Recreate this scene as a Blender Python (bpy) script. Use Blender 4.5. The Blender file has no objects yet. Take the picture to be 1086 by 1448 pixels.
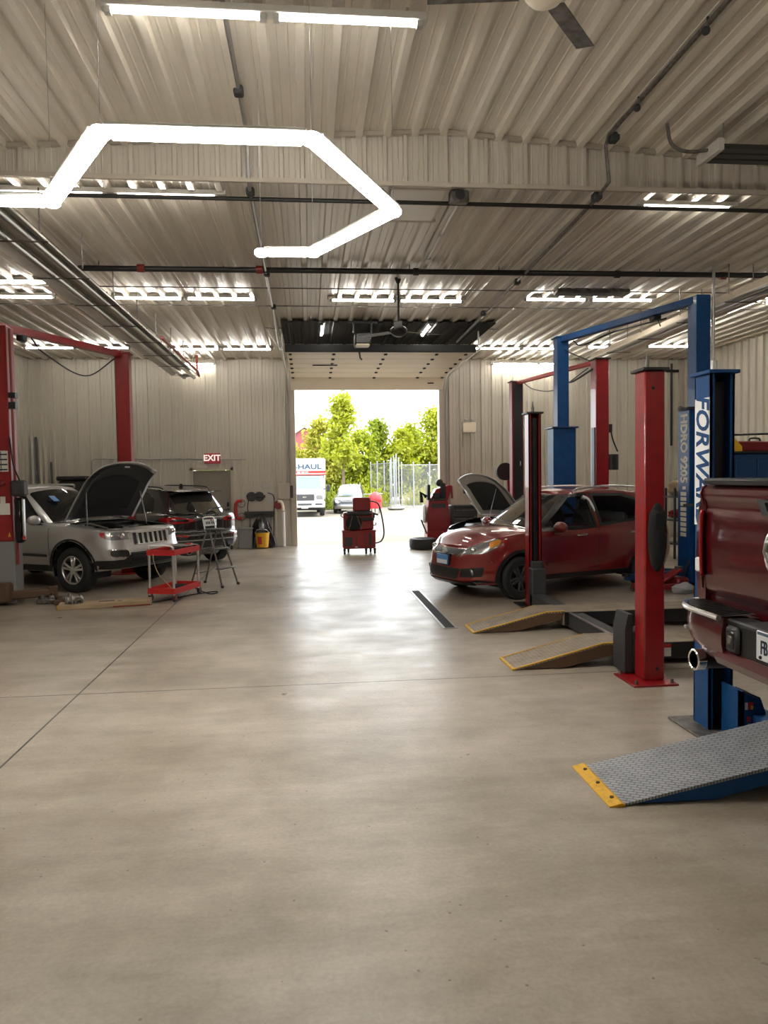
import bpy, bmesh, math, random
import numpy as np
from mathutils import Vector, Matrix
from mathutils.bvhtree import BVHTree
from mathutils.geometry import delaunay_2d_cdt
from math import pi, sin, cos, radians as R
random.seed(7)
sc = bpy.context.scene
COL = sc.collection

# ------------------------------------------------------------------ mesh builder
class MB:
    def __init__(s): s.v = []; s.f = []
    def add(s, vs, fs, m=None):
        o = len(s.v)
        for p in vs:
            p = Vector(p)
            s.v.append(tuple(m @ p) if m is not None else tuple(p))
        for f in fs: s.f.append(tuple(i + o for i in f))
        return s
    def merge(s, other, m=None): return s.add(other.v, other.f, m)
    def box(s, c, d, bev=0.0, m=None, rz=0.0):
        hx, hy, hz = d[0]/2, d[1]/2, d[2]/2
        T = Matrix.Translation(c) @ Matrix.Rotation(rz, 4, 'Z')
        if m is not None: T = m @ T
        if bev <= 0:
            vs = [(x*hx, y*hy, z*hz) for x in (-1, 1) for y in (-1, 1) for z in (-1, 1)]
            return s.add(vs, [(0,1,3,2),(4,6,7,5),(0,4,5,1),(2,3,7,6),(0,2,6,4),(1,5,7,3)], T)
        b = min(bev, hx*.98, hy*.98, hz*.98); h = (hx, hy, hz)
        vs = []; ix = {}
        for sx in (-1, 1):
            for sy in (-1, 1):
                for sz in (-1, 1):
                    for a in range(3):
                        sg = (sx, sy, sz)
                        p = [sg[i]*(h[i] if i == a else h[i]-b) for i in range(3)]
                        ix[(sx, sy, sz, a)] = len(vs); vs.append(p)
        fs = []
        for a in range(3):
            o = [i for i in range(3) if i != a]
            for sg in (-1, 1):
                q = []
                for u, w in ((-1,-1),(1,-1),(1,1),(-1,1)):
                    k = [0,0,0]; k[a] = sg; k[o[0]] = u; k[o[1]] = w
                    q.append(ix[(*k, a)])
                fs.append(q)
        for a in range(3):
            for b2 in range(a+1, 3):
                c2 = 3-a-b2
                for sa in (-1, 1):
                    for sb in (-1, 1):
                        k = [0,0,0]; k[a] = sa; k[b2] = sb
                        k1 = list(k); k1[c2] = -1; k2 = list(k); k2[c2] = 1
                        fs.append((ix[(*k1, a)], ix[(*k2, a)], ix[(*k2, b2)], ix[(*k1, b2)]))
        for sx in (-1, 1):
            for sy in (-1, 1):
                for sz in (-1, 1):
                    fs.append([ix[(sx, sy, sz, a)] for a in range(3)])
        return s.add(vs, fs, T)
    def bb(s, lo, hi, bev=0.0, m=None):
        return s.box([(a+b)/2 for a, b in zip(lo, hi)], [abs(b-a) for a, b in zip(lo, hi)], bev, m)
    def bar(s, p, q, w, h, up=(0,0,1), bev=0.0):          # box between two points, width w, height h
        p = Vector(p); q = Vector(q); d = (q-p); L = d.length; d.normalize()
        u = Vector(up); r = d.cross(u)
        if r.length < 1e-5: r = d.cross(Vector((0,1,0)))
        r.normalize(); u = r.cross(d)
        m = Matrix(((d.x, r.x, u.x, (p.x+q.x)/2), (d.y, r.y, u.y, (p.y+q.y)/2), (d.z, r.z, u.z, (p.z+q.z)/2), (0,0,0,1)))
        return s.box((0,0,0), (L, w, h), bev, m)
    def tube(s, pts, r, n=8, cap=True):
        pts = [Vector(p) for p in pts]; rings = []; prev = None
        rr = r if isinstance(r, (list, tuple)) else [r]*len(pts)
        for i, p in enumerate(pts):
            d = (pts[min(i+1, len(pts)-1)] - pts[max(i-1, 0)]).normalized()
            if prev is None:
                a = d.cross(Vector((0,0,1)))
                if a.length < 1e-3: a = d.cross(Vector((1,0,0)))
            else: a = prev - d*prev.dot(d)
            a.normalize(); prev = a; b = d.cross(a)
            rings.append([p + (a*cos(2*pi*k/n) + b*sin(2*pi*k/n))*rr[i] for k in range(n)])
        vs = [q for g in rings for q in g]; fs = []
        for i in range(len(pts)-1):
            for k in range(n):
                fs.append((i*n+k, i*n+(k+1)%n, (i+1)*n+(k+1)%n, (i+1)*n+k))
        if cap: fs += [tuple(range(n))[::-1], tuple((len(pts)-1)*n+k for k in range(n))]
        return s.add(vs, fs)
    def lathe(s, prof, n=32, m=None, closed=False):       # prof (r, z) about z
        vs = []; fs = []; K = len(prof)
        for i in range(n):
            a = 2*pi*i/n
            for r_, z in prof: vs.append((r_*cos(a), r_*sin(a), z))
        for i in range(n):
            for k in range(K if closed else K-1):
                k2 = (k+1) % K
                fs.append((i*K+k, ((i+1)%n)*K+k, ((i+1)%n)*K+k2, i*K+k2))
        return s.add(vs, fs, m)
    def cyl(s, p, q, r, n=16, r2=None):
        return s.tube([p, q], [r, r if r2 is None else r2], n)
    def prism(s, poly, a, b, axis='y', m=None):           # polygon extruded along an axis from a to b
        def P(u, w, t): return {'y': (u, t, w), 'x': (t, u, w), 'z': (u, w, t)}[axis]
        n = len(poly)
        vs = [P(u, w, a) for u, w in poly] + [P(u, w, b) for u, w in poly]
        fs = [tuple(range(n)), tuple(range(n, 2*n))[::-1]]
        fs += [(i, (i+1)%n, n+(i+1)%n, n+i) for i in range(n)]
        return s.add(vs, fs, m)
    def sphere(s, c, r, n=16, k=10, sc_=(1,1,1)):
        prof = [(max(1e-4, r*sin(pi*i/k)), -r*cos(pi*i/k)) for i in range(k+1)]
        return s.lathe(prof, n, Matrix.Translation(c) @ Matrix.Diagonal((*sc_, 1)))
    def grid(s, f, nu, nv):
        vs = [f(i/nu, j/nv) for i in range(nu+1) for j in range(nv+1)]
        fs = [(i*(nv+1)+j, (i+1)*(nv+1)+j, (i+1)*(nv+1)+j+1, i*(nv+1)+j+1) for i in range(nu) for j in range(nv)]
        return s.add(vs, fs)

def mesh(name, mb, mat, smooth=40, norm=True, weld=False):
    me = bpy.data.meshes.new(name)
    me.from_pydata(mb.v, [], mb.f)
    if norm or weld:
        bm = bmesh.new(); bm.from_mesh(me)
        if weld: bmesh.ops.remove_doubles(bm, verts=bm.verts, dist=1e-4)
        if norm: bmesh.ops.recalc_face_normals(bm, faces=bm.faces)
        bm.to_mesh(me); bm.free()
    if smooth:
        me.shade_smooth()
        me.set_sharp_from_angle(angle=R(smooth))
    me.materials.append(mat)
    return me

def obj(name, mb, mat, parent=None, smooth=40, norm=True, weld=False):
    o = bpy.data.objects.new(name, mesh(name, mb, mat, smooth, norm, weld))
    COL.objects.link(o)
    if parent is not None: o.parent = parent
    return o
def tag(o, label, cat, group=None, kind=None):
    o['label'] = label; o['category'] = cat
    if group: o['group'] = group
    if kind: o['kind'] = kind
    return o
def thing(name, label, cat, loc=(0,0,0), rz=0.0, group=None):
    o = bpy.data.objects.new(name, None); COL.objects.link(o)
    o.location = loc; o.rotation_euler = (0,0,rz); o.empty_display_size = .1
    return tag(o, label, cat, group)
def single(name, label, cat, mb, mat, group=None, kind=None, smooth=40, norm=True):
    return tag(obj(name, mb, mat, None, smooth, norm), label, cat, group, kind)
def struct(name, mb, mat, parent=None, smooth=30, norm=False):
    o = obj(name, mb, mat, parent, smooth, norm)
    if parent is None: o['kind'] = 'structure'
    return o
def kids(o): return [c for c in COL.objects if c.parent == o]
def dup(root, loc, rz, label, group=None):
    r = root.copy(); COL.objects.link(r); r.location = loc; r.rotation_euler = (0,0,rz); r['label'] = label
    if group: r['group'] = group
    for ch in kids(root):
        c = ch.copy(); COL.objects.link(c); c.parent = r
        for g in kids(ch):
            d = g.copy(); COL.objects.link(d); d.parent = c
    return r
def text_mb(txt, size, ex=.002, shear=0.0, offset=0.0):
    cu = bpy.data.curves.new('lettering', 'FONT'); cu.body = txt; cu.size = size; cu.extrude = ex
    cu.align_x = 'CENTER'; cu.align_y = 'CENTER'; cu.shear = shear; cu.offset = offset; cu.resolution_u = 3
    o = bpy.data.objects.new('lettering', cu); COL.objects.link(o)
    bpy.context.view_layer.update()
    me = bpy.data.meshes.new_from_object(o)
    mb = MB(); mb.add([v.co for v in me.vertices], [tuple(p.vertices) for p in me.polygons])
    bpy.data.objects.remove(o); bpy.data.curves.remove(cu); bpy.data.meshes.remove(me)
    return mb
def frame(o, r, u):
    r = Vector(r).normalized(); u = Vector(u).normalized(); n = r.cross(u)
    return Matrix(((r.x,u.x,n.x,o[0]),(r.y,u.y,n.y,o[1]),(r.z,u.z,n.z,o[2]),(0,0,0,1)))
def smooth_pts(pts, n=8):
    P = [np.array(p, float) for p in pts]; P = [2*P[0]-P[1]] + P + [2*P[-1]-P[-2]]; out = []
    for i in range(1, len(P)-2):
        a, b, c, d = P[i-1:i+3]
        for k in range(n):
            t = k/n
            out.append(.5*((2*b)+(-a+c)*t+(2*a-5*b+4*c-d)*t*t+(-a+3*b-3*c+d)*t**3))
    out.append(P[-2]); return [tuple(p) for p in out]

# ------------------------------------------------------------------ materials
M = {}
def mat(name, col, rough=.5, metal=0.0, spec=.5, coat=0.0, emit=None, es=0.0, noise=None, bump=None, trans=0, alpha=1):
    m = bpy.data.materials.new(name); m.use_nodes = True
    nt = m.node_tree; b = nt.nodes['Principled BSDF']
    b.inputs['Base Color'].default_value = (*col, 1); b.inputs['Roughness'].default_value = rough
    b.inputs['Metallic'].default_value = metal; b.inputs['Specular IOR Level'].default_value = spec
    b.inputs['Coat Weight'].default_value = coat; b.inputs['Coat Roughness'].default_value = .04; b.inputs['Coat IOR'].default_value = 1.85 if 'paint' in name else 1.5
    if emit: b.inputs['Emission Color'].default_value = (*emit, 1); b.inputs['Emission Strength'].default_value = es
    tc = None
    if noise or bump:
        tc = nt.nodes.new('ShaderNodeTexCoord')
    if noise:                                              # (scale, second colour, lo, hi, detail)
        n = nt.nodes.new('ShaderNodeTexNoise'); n.inputs['Scale'].default_value = noise[0]
        n.inputs['Detail'].default_value = noise[4] if len(noise) > 4 else 6
        r = nt.nodes.new('ShaderNodeValToRGB')
        r.color_ramp.elements[0].position = noise[2]; r.color_ramp.elements[1].position = noise[3]
        r.color_ramp.elements[0].color = (*col, 1); r.color_ramp.elements[1].color = (*noise[1], 1)
        nt.links.new(tc.outputs['Object'], n.inputs['Vector']); nt.links.new(n.outputs['Fac'], r.inputs['Fac'])
        nt.links.new(r.outputs['Color'], b.inputs['Base Color'])
    if bump:                                               # (scale, strength, distance)
        n = nt.nodes.new('ShaderNodeTexNoise'); n.inputs['Scale'].default_value = bump[0]; n.inputs['Detail'].default_value = 4
        k = nt.nodes.new('ShaderNodeBump'); k.inputs['Strength'].default_value = bump[1]; k.inputs['Distance'].default_value = bump[2]
        nt.links.new(tc.outputs['Object'], n.inputs['Vector']); nt.links.new(n.outputs['Fac'], k.inputs['Height'])
        nt.links.new(k.outputs['Normal'], b.inputs['Normal'])
    M[name] = m; return m
def glassy(name, tint, t):
    m = bpy.data.materials.new(name); m.use_nodes = True; nt = m.node_tree
    b = nt.nodes['Principled BSDF']; b.inputs['Base Color'].default_value = (.01,.012,.014,1); b.inputs['Roughness'].default_value = .04
    tr = nt.nodes.new('ShaderNodeBsdfTransparent'); tr.inputs['Color'].default_value = (*tint, 1)
    mx = nt.nodes.new('ShaderNodeMixShader'); mx.inputs['Fac'].default_value = t
    nt.links.new(b.outputs[0], mx.inputs[1]); nt.links.new(tr.outputs[0], mx.inputs[2])
    nt.links.new(mx.outputs[0], nt.nodes['Material Output'].inputs['Surface']); M[name] = m
mat('wall', (.58,.54,.46), .42, spec=.4, noise=(.6,(.51,.47,.395),.35,.75))
mat('ceil', (.72,.67,.585), .33, spec=.5, noise=(.5,(.62,.57,.49),.35,.75))
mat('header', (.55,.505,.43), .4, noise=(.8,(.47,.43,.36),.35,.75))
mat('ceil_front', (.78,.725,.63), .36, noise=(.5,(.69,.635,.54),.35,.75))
mat('trim', (.46,.41,.335), .45)
mat('door_leaf', (.24,.21,.17), .5)
mat('door_cream', (.88,.78,.63), .5, noise=(1.2,(.82,.72,.58),.4,.7))
mat('fixture', (.62,.60,.56), .4)
mat('dark_fixture', (.05,.047,.042), .4, metal=.5)
mat('steel', (.42,.41,.40), .35, metal=.9)
mat('dull_steel', (.22,.21,.20), .5, metal=.7, noise=(14,(.12,.10,.08),.4,.7))
mat('alu', (.72,.72,.72), .28, metal=.95)
mat('chrome', (.85,.85,.86), .08, metal=1)
mat('galv', (.30,.31,.33), .5, metal=.3)
mat('black', (.012,.012,.013), .4)
mat('black_gloss', (.008,.008,.009), .12)
mat('black_matte', (.014,.014,.015), .8)
mat('charcoal', (.035,.035,.037), .6)
mat('rubber', (.018,.018,.018), .7)
mat('pipe_black', (.015,.014,.013), .45)
mat('pipe_red', (.25,.02,.015), .45)
mat('grey', (.25,.25,.25), .5)
mat('light_grey', (.5,.49,.46), .5)
mat('white', (.80,.80,.78), .45)
mat('bright_white', (.9,.9,.9), .4)
mat('lift_red', (.29,.008,.011), .35, coat=.3, noise=(9,(.225,.007,.009),.45,.7))
mat('lift_blue', (.007,.066,.215), .45, spec=.3, coat=.05, noise=(8,(.005,.052,.175),.45,.7))
mat('deep_blue', (.010,.05,.15), .4)
mat('tool_red', (.55,.022,.022), .35, coat=.2)
mat('machine_red', (.22,.010,.012), .4, coat=.2)
mat('yellow', (.75,.42,.02), .45, noise=(30,(.55,.28,.02),.5,.75))
mat('orange', (.8,.25,.02), .4)
mat('tan_plate', (.27,.215,.15), .55, noise=(7,(.17,.13,.09),.4,.7))
mat('rust', (.10,.055,.03), .7)
mat('wood', (.45,.34,.21), .6, noise=(5,(.35,.25,.15),.4,.7))
mat('cardboard', (.42,.31,.19), .8, noise=(4,(.34,.25,.15),.4,.7))
mat('silver_paint', (.48,.485,.485), .33, metal=.6, coat=.7)
mat('black_paint', (.010,.010,.011), .25, coat=.8)
mat('red_paint', (.215,.009,.009), .3, metal=.2, coat=.9)
mat('maroon_paint', (.078,.003,.006), .28, metal=.2, coat=.9)
mat('dark_paint', (.055,.057,.06), .3, metal=.4, coat=.8)
mat('truck_white', (.40,.41,.42), .35, coat=.3)
mat('truck_red', (.40,.02,.015), .4)
mat('truck_blue', (.02,.05,.10), .4)
mat('glass_dark', (.012,.014,.016), .04, spec=.6)
mat('windshield_glass', (.035,.034,.032), .05, spec=1.0, coat=1.0)
mat('glass_blue', (.09,.15,.20), .06, spec=.8)
mat('lamp_red', (.35,.006,.008), .12, coat=.5)
mat('lamp_clear', (.24,.24,.24), .18, metal=.3, coat=1)
mat('lamp_amber', (.75,.30,.03), .2, coat=.6)
mat('plate_white', (.75,.77,.80), .4)
mat('plate_blue', (.10,.28,.62), .4)
mat('ink', (.01,.015,.05), .5)
mat('exit_red', (.30,.03,.03), .4, emit=(.5,.03,.03), es=.05)
mat('exit_letter', (.9,.85,.8), .4, emit=(1,.85,.8), es=.2)
mat('tubelight', (1,1,1), .5, emit=(1,.95,.86), es=17)
mat('hexlight', (1,1,1), .5, emit=(1,.965,.90), es=19)
mat('hex_joint', (1,1,1), .5, emit=(1,.965,.90), es=4.5)
mat('shade_black', (.010,.010,.011), .7, spec=.25)  # black that stands in for shade on the ceiling over the door
mat('dim_tube', (.75,.74,.70), .35)
mat('fabric_black', (.012,.012,.012), .9)
mat('cloth_grey', (.42,.42,.42), .9)
mat('seat', (.12,.118,.115), .85)
mat('paper', (.72,.70,.64), .7)
mat('bark', (.16,.115,.085), .9, noise=(6,(.10,.07,.05),.4,.7))
mat('barn_red', (.26,.07,.07), .7)
mat('leaf_a', (.25,.29,.012), .6); mat('leaf_b', (.30,.33,.016), .6); mat('leaf_c', (.20,.25,.016), .6); mat('leaf_d', (.34,.33,.035), .6)
mat('weed', (.28,.36,.08), .8)
mat('blue_tarp', (.03,.14,.40), .5)
mat('stop_red', (.42,.012,.018), .4)
glassy('glass_clear', (.75,.77,.77), .80)

def leafy(m):                                              # thin leaves let light through
    nt = m.node_tree; b = nt.nodes['Principled BSDF']
    t = nt.nodes.new('ShaderNodeBsdfTranslucent'); t.inputs['Color'].default_value = b.inputs['Base Color'].default_value
    a = nt.nodes.new('ShaderNodeMixShader'); a.inputs['Fac'].default_value = .45
    nt.links.new(b.outputs[0], a.inputs[1]); nt.links.new(t.outputs[0], a.inputs[2])
    nt.links.new(a.outputs[0], nt.nodes['Material Output'].inputs['Surface'])
for k in 'abcd': leafy(M['leaf_'+k])

def plate_bump(name, col, col2, rough, metal):             # raised lozenges of tread plate
    m = mat(name, col, rough, metal, noise=(6, col2, .4, .7)); nt = m.node_tree; b = nt.nodes['Principled BSDF']
    tc = nt.nodes.new('ShaderNodeTexCoord'); mp = nt.nodes.new('ShaderNodeMapping')
    mp.inputs['Rotation'].default_value = (0,0,R(45)); nt.links.new(tc.outputs['Object'], mp.inputs['Vector'])
    br = nt.nodes.new('ShaderNodeTexBrick'); br.inputs['Scale'].default_value = 17
    br.inputs['Mortar Size'].default_value = .06; br.inputs['Color1'].default_value = (0,0,0,1); br.inputs['Color2'].default_value = (0,0,0,1)
    br.inputs['Mortar'].default_value = (1,1,1,1); br.inputs['Brick Width'].default_value = .9; br.inputs['Row Height'].default_value = .45
    nt.links.new(mp.outputs[0], br.inputs['Vector'])
    k = nt.nodes.new('ShaderNodeBump'); k.inputs['Strength'].default_value = 1.0; k.inputs['Distance'].default_value = .012
    src = b.inputs['Base Color'].links[0].from_socket; mx = nt.nodes.new('ShaderNodeMixRGB'); mx.blend_type = 'MULTIPLY'; mx.inputs[2].default_value = (.42,.42,.43,1)
    nt.links.new(br.outputs['Color'], mx.inputs['Fac']); nt.links.new(src, mx.inputs[1]); nt.links.new(mx.outputs[0], b.inputs['Base Color'])
    nt.links.new(br.outputs['Color'], k.inputs['Height']); nt.links.new(k.outputs['Normal'], b.inputs['Normal'])
plate_bump('tread_grey', (.40,.415,.44), (.30,.315,.34), .42, .25)
plate_bump('tread_tan', (.36,.29,.205), (.23,.18,.125), .5, .2)

def floor_mat():
    m = bpy.data.materials.new('concrete'); m.use_nodes = True; nt = m.node_tree; N = nt.nodes; L = nt.links
    b = N['Principled BSDF']; tc = N.new('ShaderNodeTexCoord')
    def noise(scale, det=6, rough=.55, dist=0):
        n = N.new('ShaderNodeTexNoise'); n.inputs['Scale'].default_value = scale; n.inputs['Detail'].default_value = det
        n.inputs['Roughness'].default_value = rough; n.inputs['Distortion'].default_value = 0
        L.new(tc.outputs['Object'], n.inputs['Vector']); return n
    def ramp(src, a, ca, b_, cb):
        r = N.new('ShaderNodeValToRGB'); e = r.color_ramp.elements
        e[0].position = a; e[1].position = b_; e[0].color = (*ca, 1); e[1].color = (*cb, 1)
        L.new(src, r.inputs['Fac']); return r
    def mix(mode, fac, a, b_):
        x = N.new('ShaderNodeMixRGB'); x.blend_type = mode
        if isinstance(fac, (int, float)): x.inputs['Fac'].default_value = fac
        else: L.new(fac, x.inputs['Fac'])
        L.new(a, x.inputs[1]); L.new(b_, x.inputs[2]); return x
    big = ramp(noise(.45, 8, .62, .4).outputs['Fac'], .34, (.33,.28,.215), .64, (.61,.55,.465))
    mid = ramp(noise(2.6, 10, .7, .6).outputs['Fac'], .25, (.60,.58,.55), .72, (1,1,1))
    mp = N.new('ShaderNodeMapping'); mp.inputs['Scale'].default_value = (.55, 2.6, 1); L.new(tc.outputs['Object'], mp.inputs['Vector'])
    sn = noise(1.1, 9, .68, 1.2); L.new(mp.outputs[0], sn.inputs['Vector']); streak = ramp(sn.outputs['Fac'], .28, (.56,.53,.49), .68, (1,1,1))
    fine = ramp(noise(46, 3, .6).outputs['Fac'], .25, (.72,.70,.67), .66, (1,1,1))
    c = mix('MULTIPLY', .6, big.outputs[0], mid.outputs[0]); c = mix('MULTIPLY', .75, c.outputs[0], streak.outputs[0]); c = mix('MULTIPLY', .6, c.outputs[0], fine.outputs[0])
    vo = N.new('ShaderNodeTexVoronoi'); vo.inputs['Scale'].default_value = 9; L.new(tc.outputs['Object'], vo.inputs['Vector'])
    lt = N.new('ShaderNodeMath'); lt.operation = 'LESS_THAN'; lt.inputs[1].default_value = .06; L.new(vo.outputs['Distance'], lt.inputs[0])
    sk = N.new('ShaderNodeRGB'); sk.outputs[0].default_value = (.09,.075,.06,1); lf = N.new('ShaderNodeMath'); lf.operation = 'MULTIPLY'; lf.inputs[1].default_value = .6; L.new(lt.outputs[0], lf.inputs[0])
    c = mix('MIX', lf.outputs[0], c.outputs[0], sk.outputs[0])
    sep = N.new('ShaderNodeSeparateXYZ'); L.new(tc.outputs['Object'], sep.inputs[0])
    def line(axis, val, w):
        a = N.new('ShaderNodeMath'); a.operation = 'SUBTRACT'; a.inputs[1].default_value = val; L.new(sep.outputs[axis], a.inputs[0])
        d = N.new('ShaderNodeMath'); d.operation = 'ABSOLUTE'; L.new(a.outputs[0], d.inputs[0])
        g = N.new('ShaderNodeMath'); g.operation = 'LESS_THAN'; g.inputs[1].default_value = w; L.new(d.outputs[0], g.inputs[0]); return g
    j = [line(0, -2.0, .008), line(1, 6.53, .008), line(0, 7.4, .008), line(1, -1.2, .008), line(1, 14.0, .008)]
    s = j[0]
    for k in j[1:]:
        a = N.new('ShaderNodeMath'); a.operation = 'MAXIMUM'; L.new(s.outputs[0], a.inputs[0]); L.new(k.outputs[0], a.inputs[1]); s = a
    dark = N.new('ShaderNodeRGB'); dark.outputs[0].default_value = (.03,.026,.022,1)
    c = mix('MIX', s.outputs[0], c.outputs[0], dark.outputs[0])
    L.new(c.outputs[0], b.inputs['Base Color'])
    rr = ramp(noise(1.4, 8, .65, .5).outputs['Fac'], .3, (.27,)*3, .7, (.45,)*3); L.new(rr.outputs[0], b.inputs['Roughness'])
    b.inputs['Specular IOR Level'].default_value = .55
    bp = N.new('ShaderNodeBump'); bp.inputs['Strength'].default_value = .22; bp.inputs['Distance'].default_value = .02
    L.new(noise(4.5, 5, .6, 0).outputs['Fac'], bp.inputs['Height']); L.new(bp.outputs[0], b.inputs['Normal'])
    M['concrete'] = m
floor_mat()
mat('gravel', (.175,.153,.12), .9, noise=(.25,(.135,.116,.088),.35,.7,10), bump=(9,.4,.03))
def fence_mat():
    m = bpy.data.materials.new('chain_link'); m.use_nodes = True; nt = m.node_tree; N = nt.nodes; L = nt.links
    b = N['Principled BSDF']; b.inputs['Base Color'].default_value = (.30,.31,.32,1); b.inputs['Metallic'].default_value = .2
    tc = N.new('ShaderNodeTexCoord'); mp = N.new('ShaderNodeMapping'); mp.inputs['Rotation'].default_value = (0,R(45),0)
    L.new(tc.outputs['Object'], mp.inputs['Vector']); sp = N.new('ShaderNodeSeparateXYZ'); L.new(mp.outputs[0], sp.inputs[0])
    gs = []
    for ax in (0, 2):
        a = N.new('ShaderNodeMath'); a.operation = 'MULTIPLY'; a.inputs[1].default_value = 16; L.new(sp.outputs[ax], a.inputs[0])
        f = N.new('ShaderNodeMath'); f.operation = 'FRACT'; L.new(a.outputs[0], f.inputs[0])
        g = N.new('ShaderNodeMath'); g.operation = 'LESS_THAN'; g.inputs[1].default_value = .12; L.new(f.outputs[0], g.inputs[0]); gs.append(g)
    mx = N.new('ShaderNodeMath'); mx.operation = 'MAXIMUM'; L.new(gs[0].outputs[0], mx.inputs[0]); L.new(gs[1].outputs[0], mx.inputs[1])
    t = N.new('ShaderNodeBsdfTransparent'); ms = N.new('ShaderNodeMixShader')
    L.new(mx.outputs[0], ms.inputs['Fac']); L.new(t.outputs[0], ms.inputs[1]); L.new(b.outputs[0], ms.inputs[2])
    L.new(ms.outputs[0], N['Material Output'].inputs['Surface']); M['chain_link'] = m
fence_mat()
SKY, SUN, EXPO = 1.85, 1.1, 1.82
# ------------------------------------------------------------------ the building
XL, XR, YB, YF, CZ, HY = -7.25, 10.65, 20.25, -6.0, 5.06, 8.15
DX0, DX1, DH = -.45, 3.72, 4.62                            # drive-through opening in the back wall
f = MB(); f.add([(XL-.2,YF-.2,0),(XR+.2,YF-.2,0),(XR+.2,YB+.25,0),(XL-.2,YB+.25,0)], [(0,1,2,3)]); struct('floor', f, M['concrete'])
g = MB()
def ground_pt(u, v):
    return (-60+130*u, YB+.25+95*v, -.03+.05*sin(31*u+7*v)*sin(17*v) - .02)
g.grid(ground_pt, 60, 60); struct('ground', g, M['gravel'])

def rib_profile(a, b, pitch, h, phase=0.0, wd=(.028,.020)):
    """ribbed sheet: (position, depth) pairs with a broad rib every pitch and two low stiffeners between"""
    out = []; k = math.floor((a-phase)/pitch)-1
    while phase + k*pitch < b + pitch:
        p = phase + k*pitch
        for d, z in ((-wd[0],0),(-wd[1],h),(wd[1],h),(wd[0],0),(pitch*.31,0),(pitch*.33,h*.12),(pitch*.37,h*.12),(pitch*.39,0),(pitch*.61,0),(pitch*.63,h*.12),(pitch*.67,h*.12),(pitch*.69,0)):
            if a < p+d < b: out.append((p+d, z))
        k += 1
    return [(a, 0)] + out + [(b, 0)]
def ribbed(name, a, b, pitch, h, fn):
    pr = rib_profile(a, b, pitch, h, 0, (.050,.034) if name == 'c' else (.027,.019)); mb = MB()
    for t0, t1 in ((0, 1),):
        vs = []; fs = []
        for p, d in pr:
            vs.append(fn(p, d, 0)); vs.append(fn(p, d, 1))
        for i in range(len(pr)-1): fs.append((2*i, 2*i+2, 2*i+3, 2*i+1))
        mb.add(vs, fs)
    return mb
mb = MB()                                                   # back wall round the opening and the exit door
MX0, MX1, MH = -3.06, -2.07, 2.08
for a, b, z0, z1 in ((XL, MX0, 0, CZ+.05), (MX0, MX1, MH, CZ+.05), (MX1, DX0, 1.62, CZ+.05), (DX0, DX1, DH, CZ+.05), (DX1, XR, 0, CZ+.05)):
    mb.merge(ribbed('w', a, b, .3, .055, lambda p, d, t: (p, YB-d, z0+(z1-z0)*t)))
mb.merge(ribbed('w', MX1, DX0, .9, .012, lambda p, d, t: (p, YB-.03-d, 1.62*t)))
mb.add([(MX1,YB-.03,1.62),(DX0,YB-.03,1.62),(DX0,YB,1.62),(MX1,YB,1.62)], [(0,1,2,3)])
struct('wall_back', mb, M['wall'], smooth=0)
struct('wall_left', ribbed('w', YF, YB, .3, .055, lambda p, d, t: (XL+d, p, (CZ+.5)*t)), M['wall'], smooth=0)
struct('wall_right', ribbed('w', YF, YB, .3, .055, lambda p, d, t: (XR-d, p, (CZ+.5)*t)), M['wall'], smooth=0)
mb = MB()
for a, b, z0, z1 in ((XL, XR, 0, 5.7),):
    mb.merge(ribbed('w', a, b, .3, .055, lambda p, d, t: (p, YF+d, z0+(z1-z0)*t)))
struct('wall_front', mb, M['wall'], smooth=0)
struct('ceiling', ribbed('c', XL, XR, .305, .052, lambda p, d, t: (p, HY+(YB-HY)*t, CZ-d)), M['ceil'], smooth=0)
zr = lambda x: 5.58-.062*abs(x-1.48)
struct('ceiling_front', ribbed('c', XL, XR, .305, .058, lambda p, d, t: (p, YF+(HY-YF)*t, zr(p)-d)), M['ceil_front'], smooth=0)
struct('trim_1', ribbed('h', XL, XR, .222, .035, lambda p, d, t: (p, HY-d, (CZ-.07)+(zr(p)+.02-CZ+.07)*t)), M['header'], smooth=0)
mb = MB().bb((XL,HY-.045,CZ-.085),(XR,HY+.02,CZ-.045)); mb.bb((XL,HY-.06,CZ-.1),(XR,HY-.03,CZ-.055)); struct('trim_2', mb, M['trim'], smooth=0)
mb = MB()
for x0, x1 in ((XL, 1.48), (1.48, XR)): mb.bar((x0,HY-.035,zr(x0)-.03),(x1,HY-.035,zr(x1)-.03), .05, .045)
struct('trim_3', mb, M['trim'], smooth=0)
mb = MB().bb((XL,YB-.04,CZ-.03),(DX0-.1,YB,CZ+.02)).bb((DX1+.1,YB-.04,CZ-.03),(XR,YB,CZ+.02)); struct('trim_4', mb, M['trim'], smooth=0)
mb = MB().bb((DX0-.02,YB-.07,0),(DX0+.12,YB+.25,DH)).bb((DX1-.12,YB-.07,0),(DX1+.02,YB+.25,DH)).bb((DX0-.02,YB-.02,DH-.02),(DX1+.02,YB+.25,DH+.1))
mb.bb((DX0-.2,YB+.2,-.05),(DX0+.1,YB+.3,DH)); struct('trim_5', mb, M['trim'], smooth=0)
mb = MB().bb((XL,YB-.03,0),(MX0-.06,YB-.024,.1)).bb((DX1+.02,YB-.03,0),(XR,YB-.024,.1)); struct('baseboard_back', mb, M['trim'], smooth=0)

struct('ceiling_shade', ribbed('c', -.5, 3.95, .305, .03, lambda p, d, t: (p, 15.25+2.6*t, CZ-.056-d)), M['shade_black'], smooth=0)  # dark sheet added under the ceiling as the shade above the raised door
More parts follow.
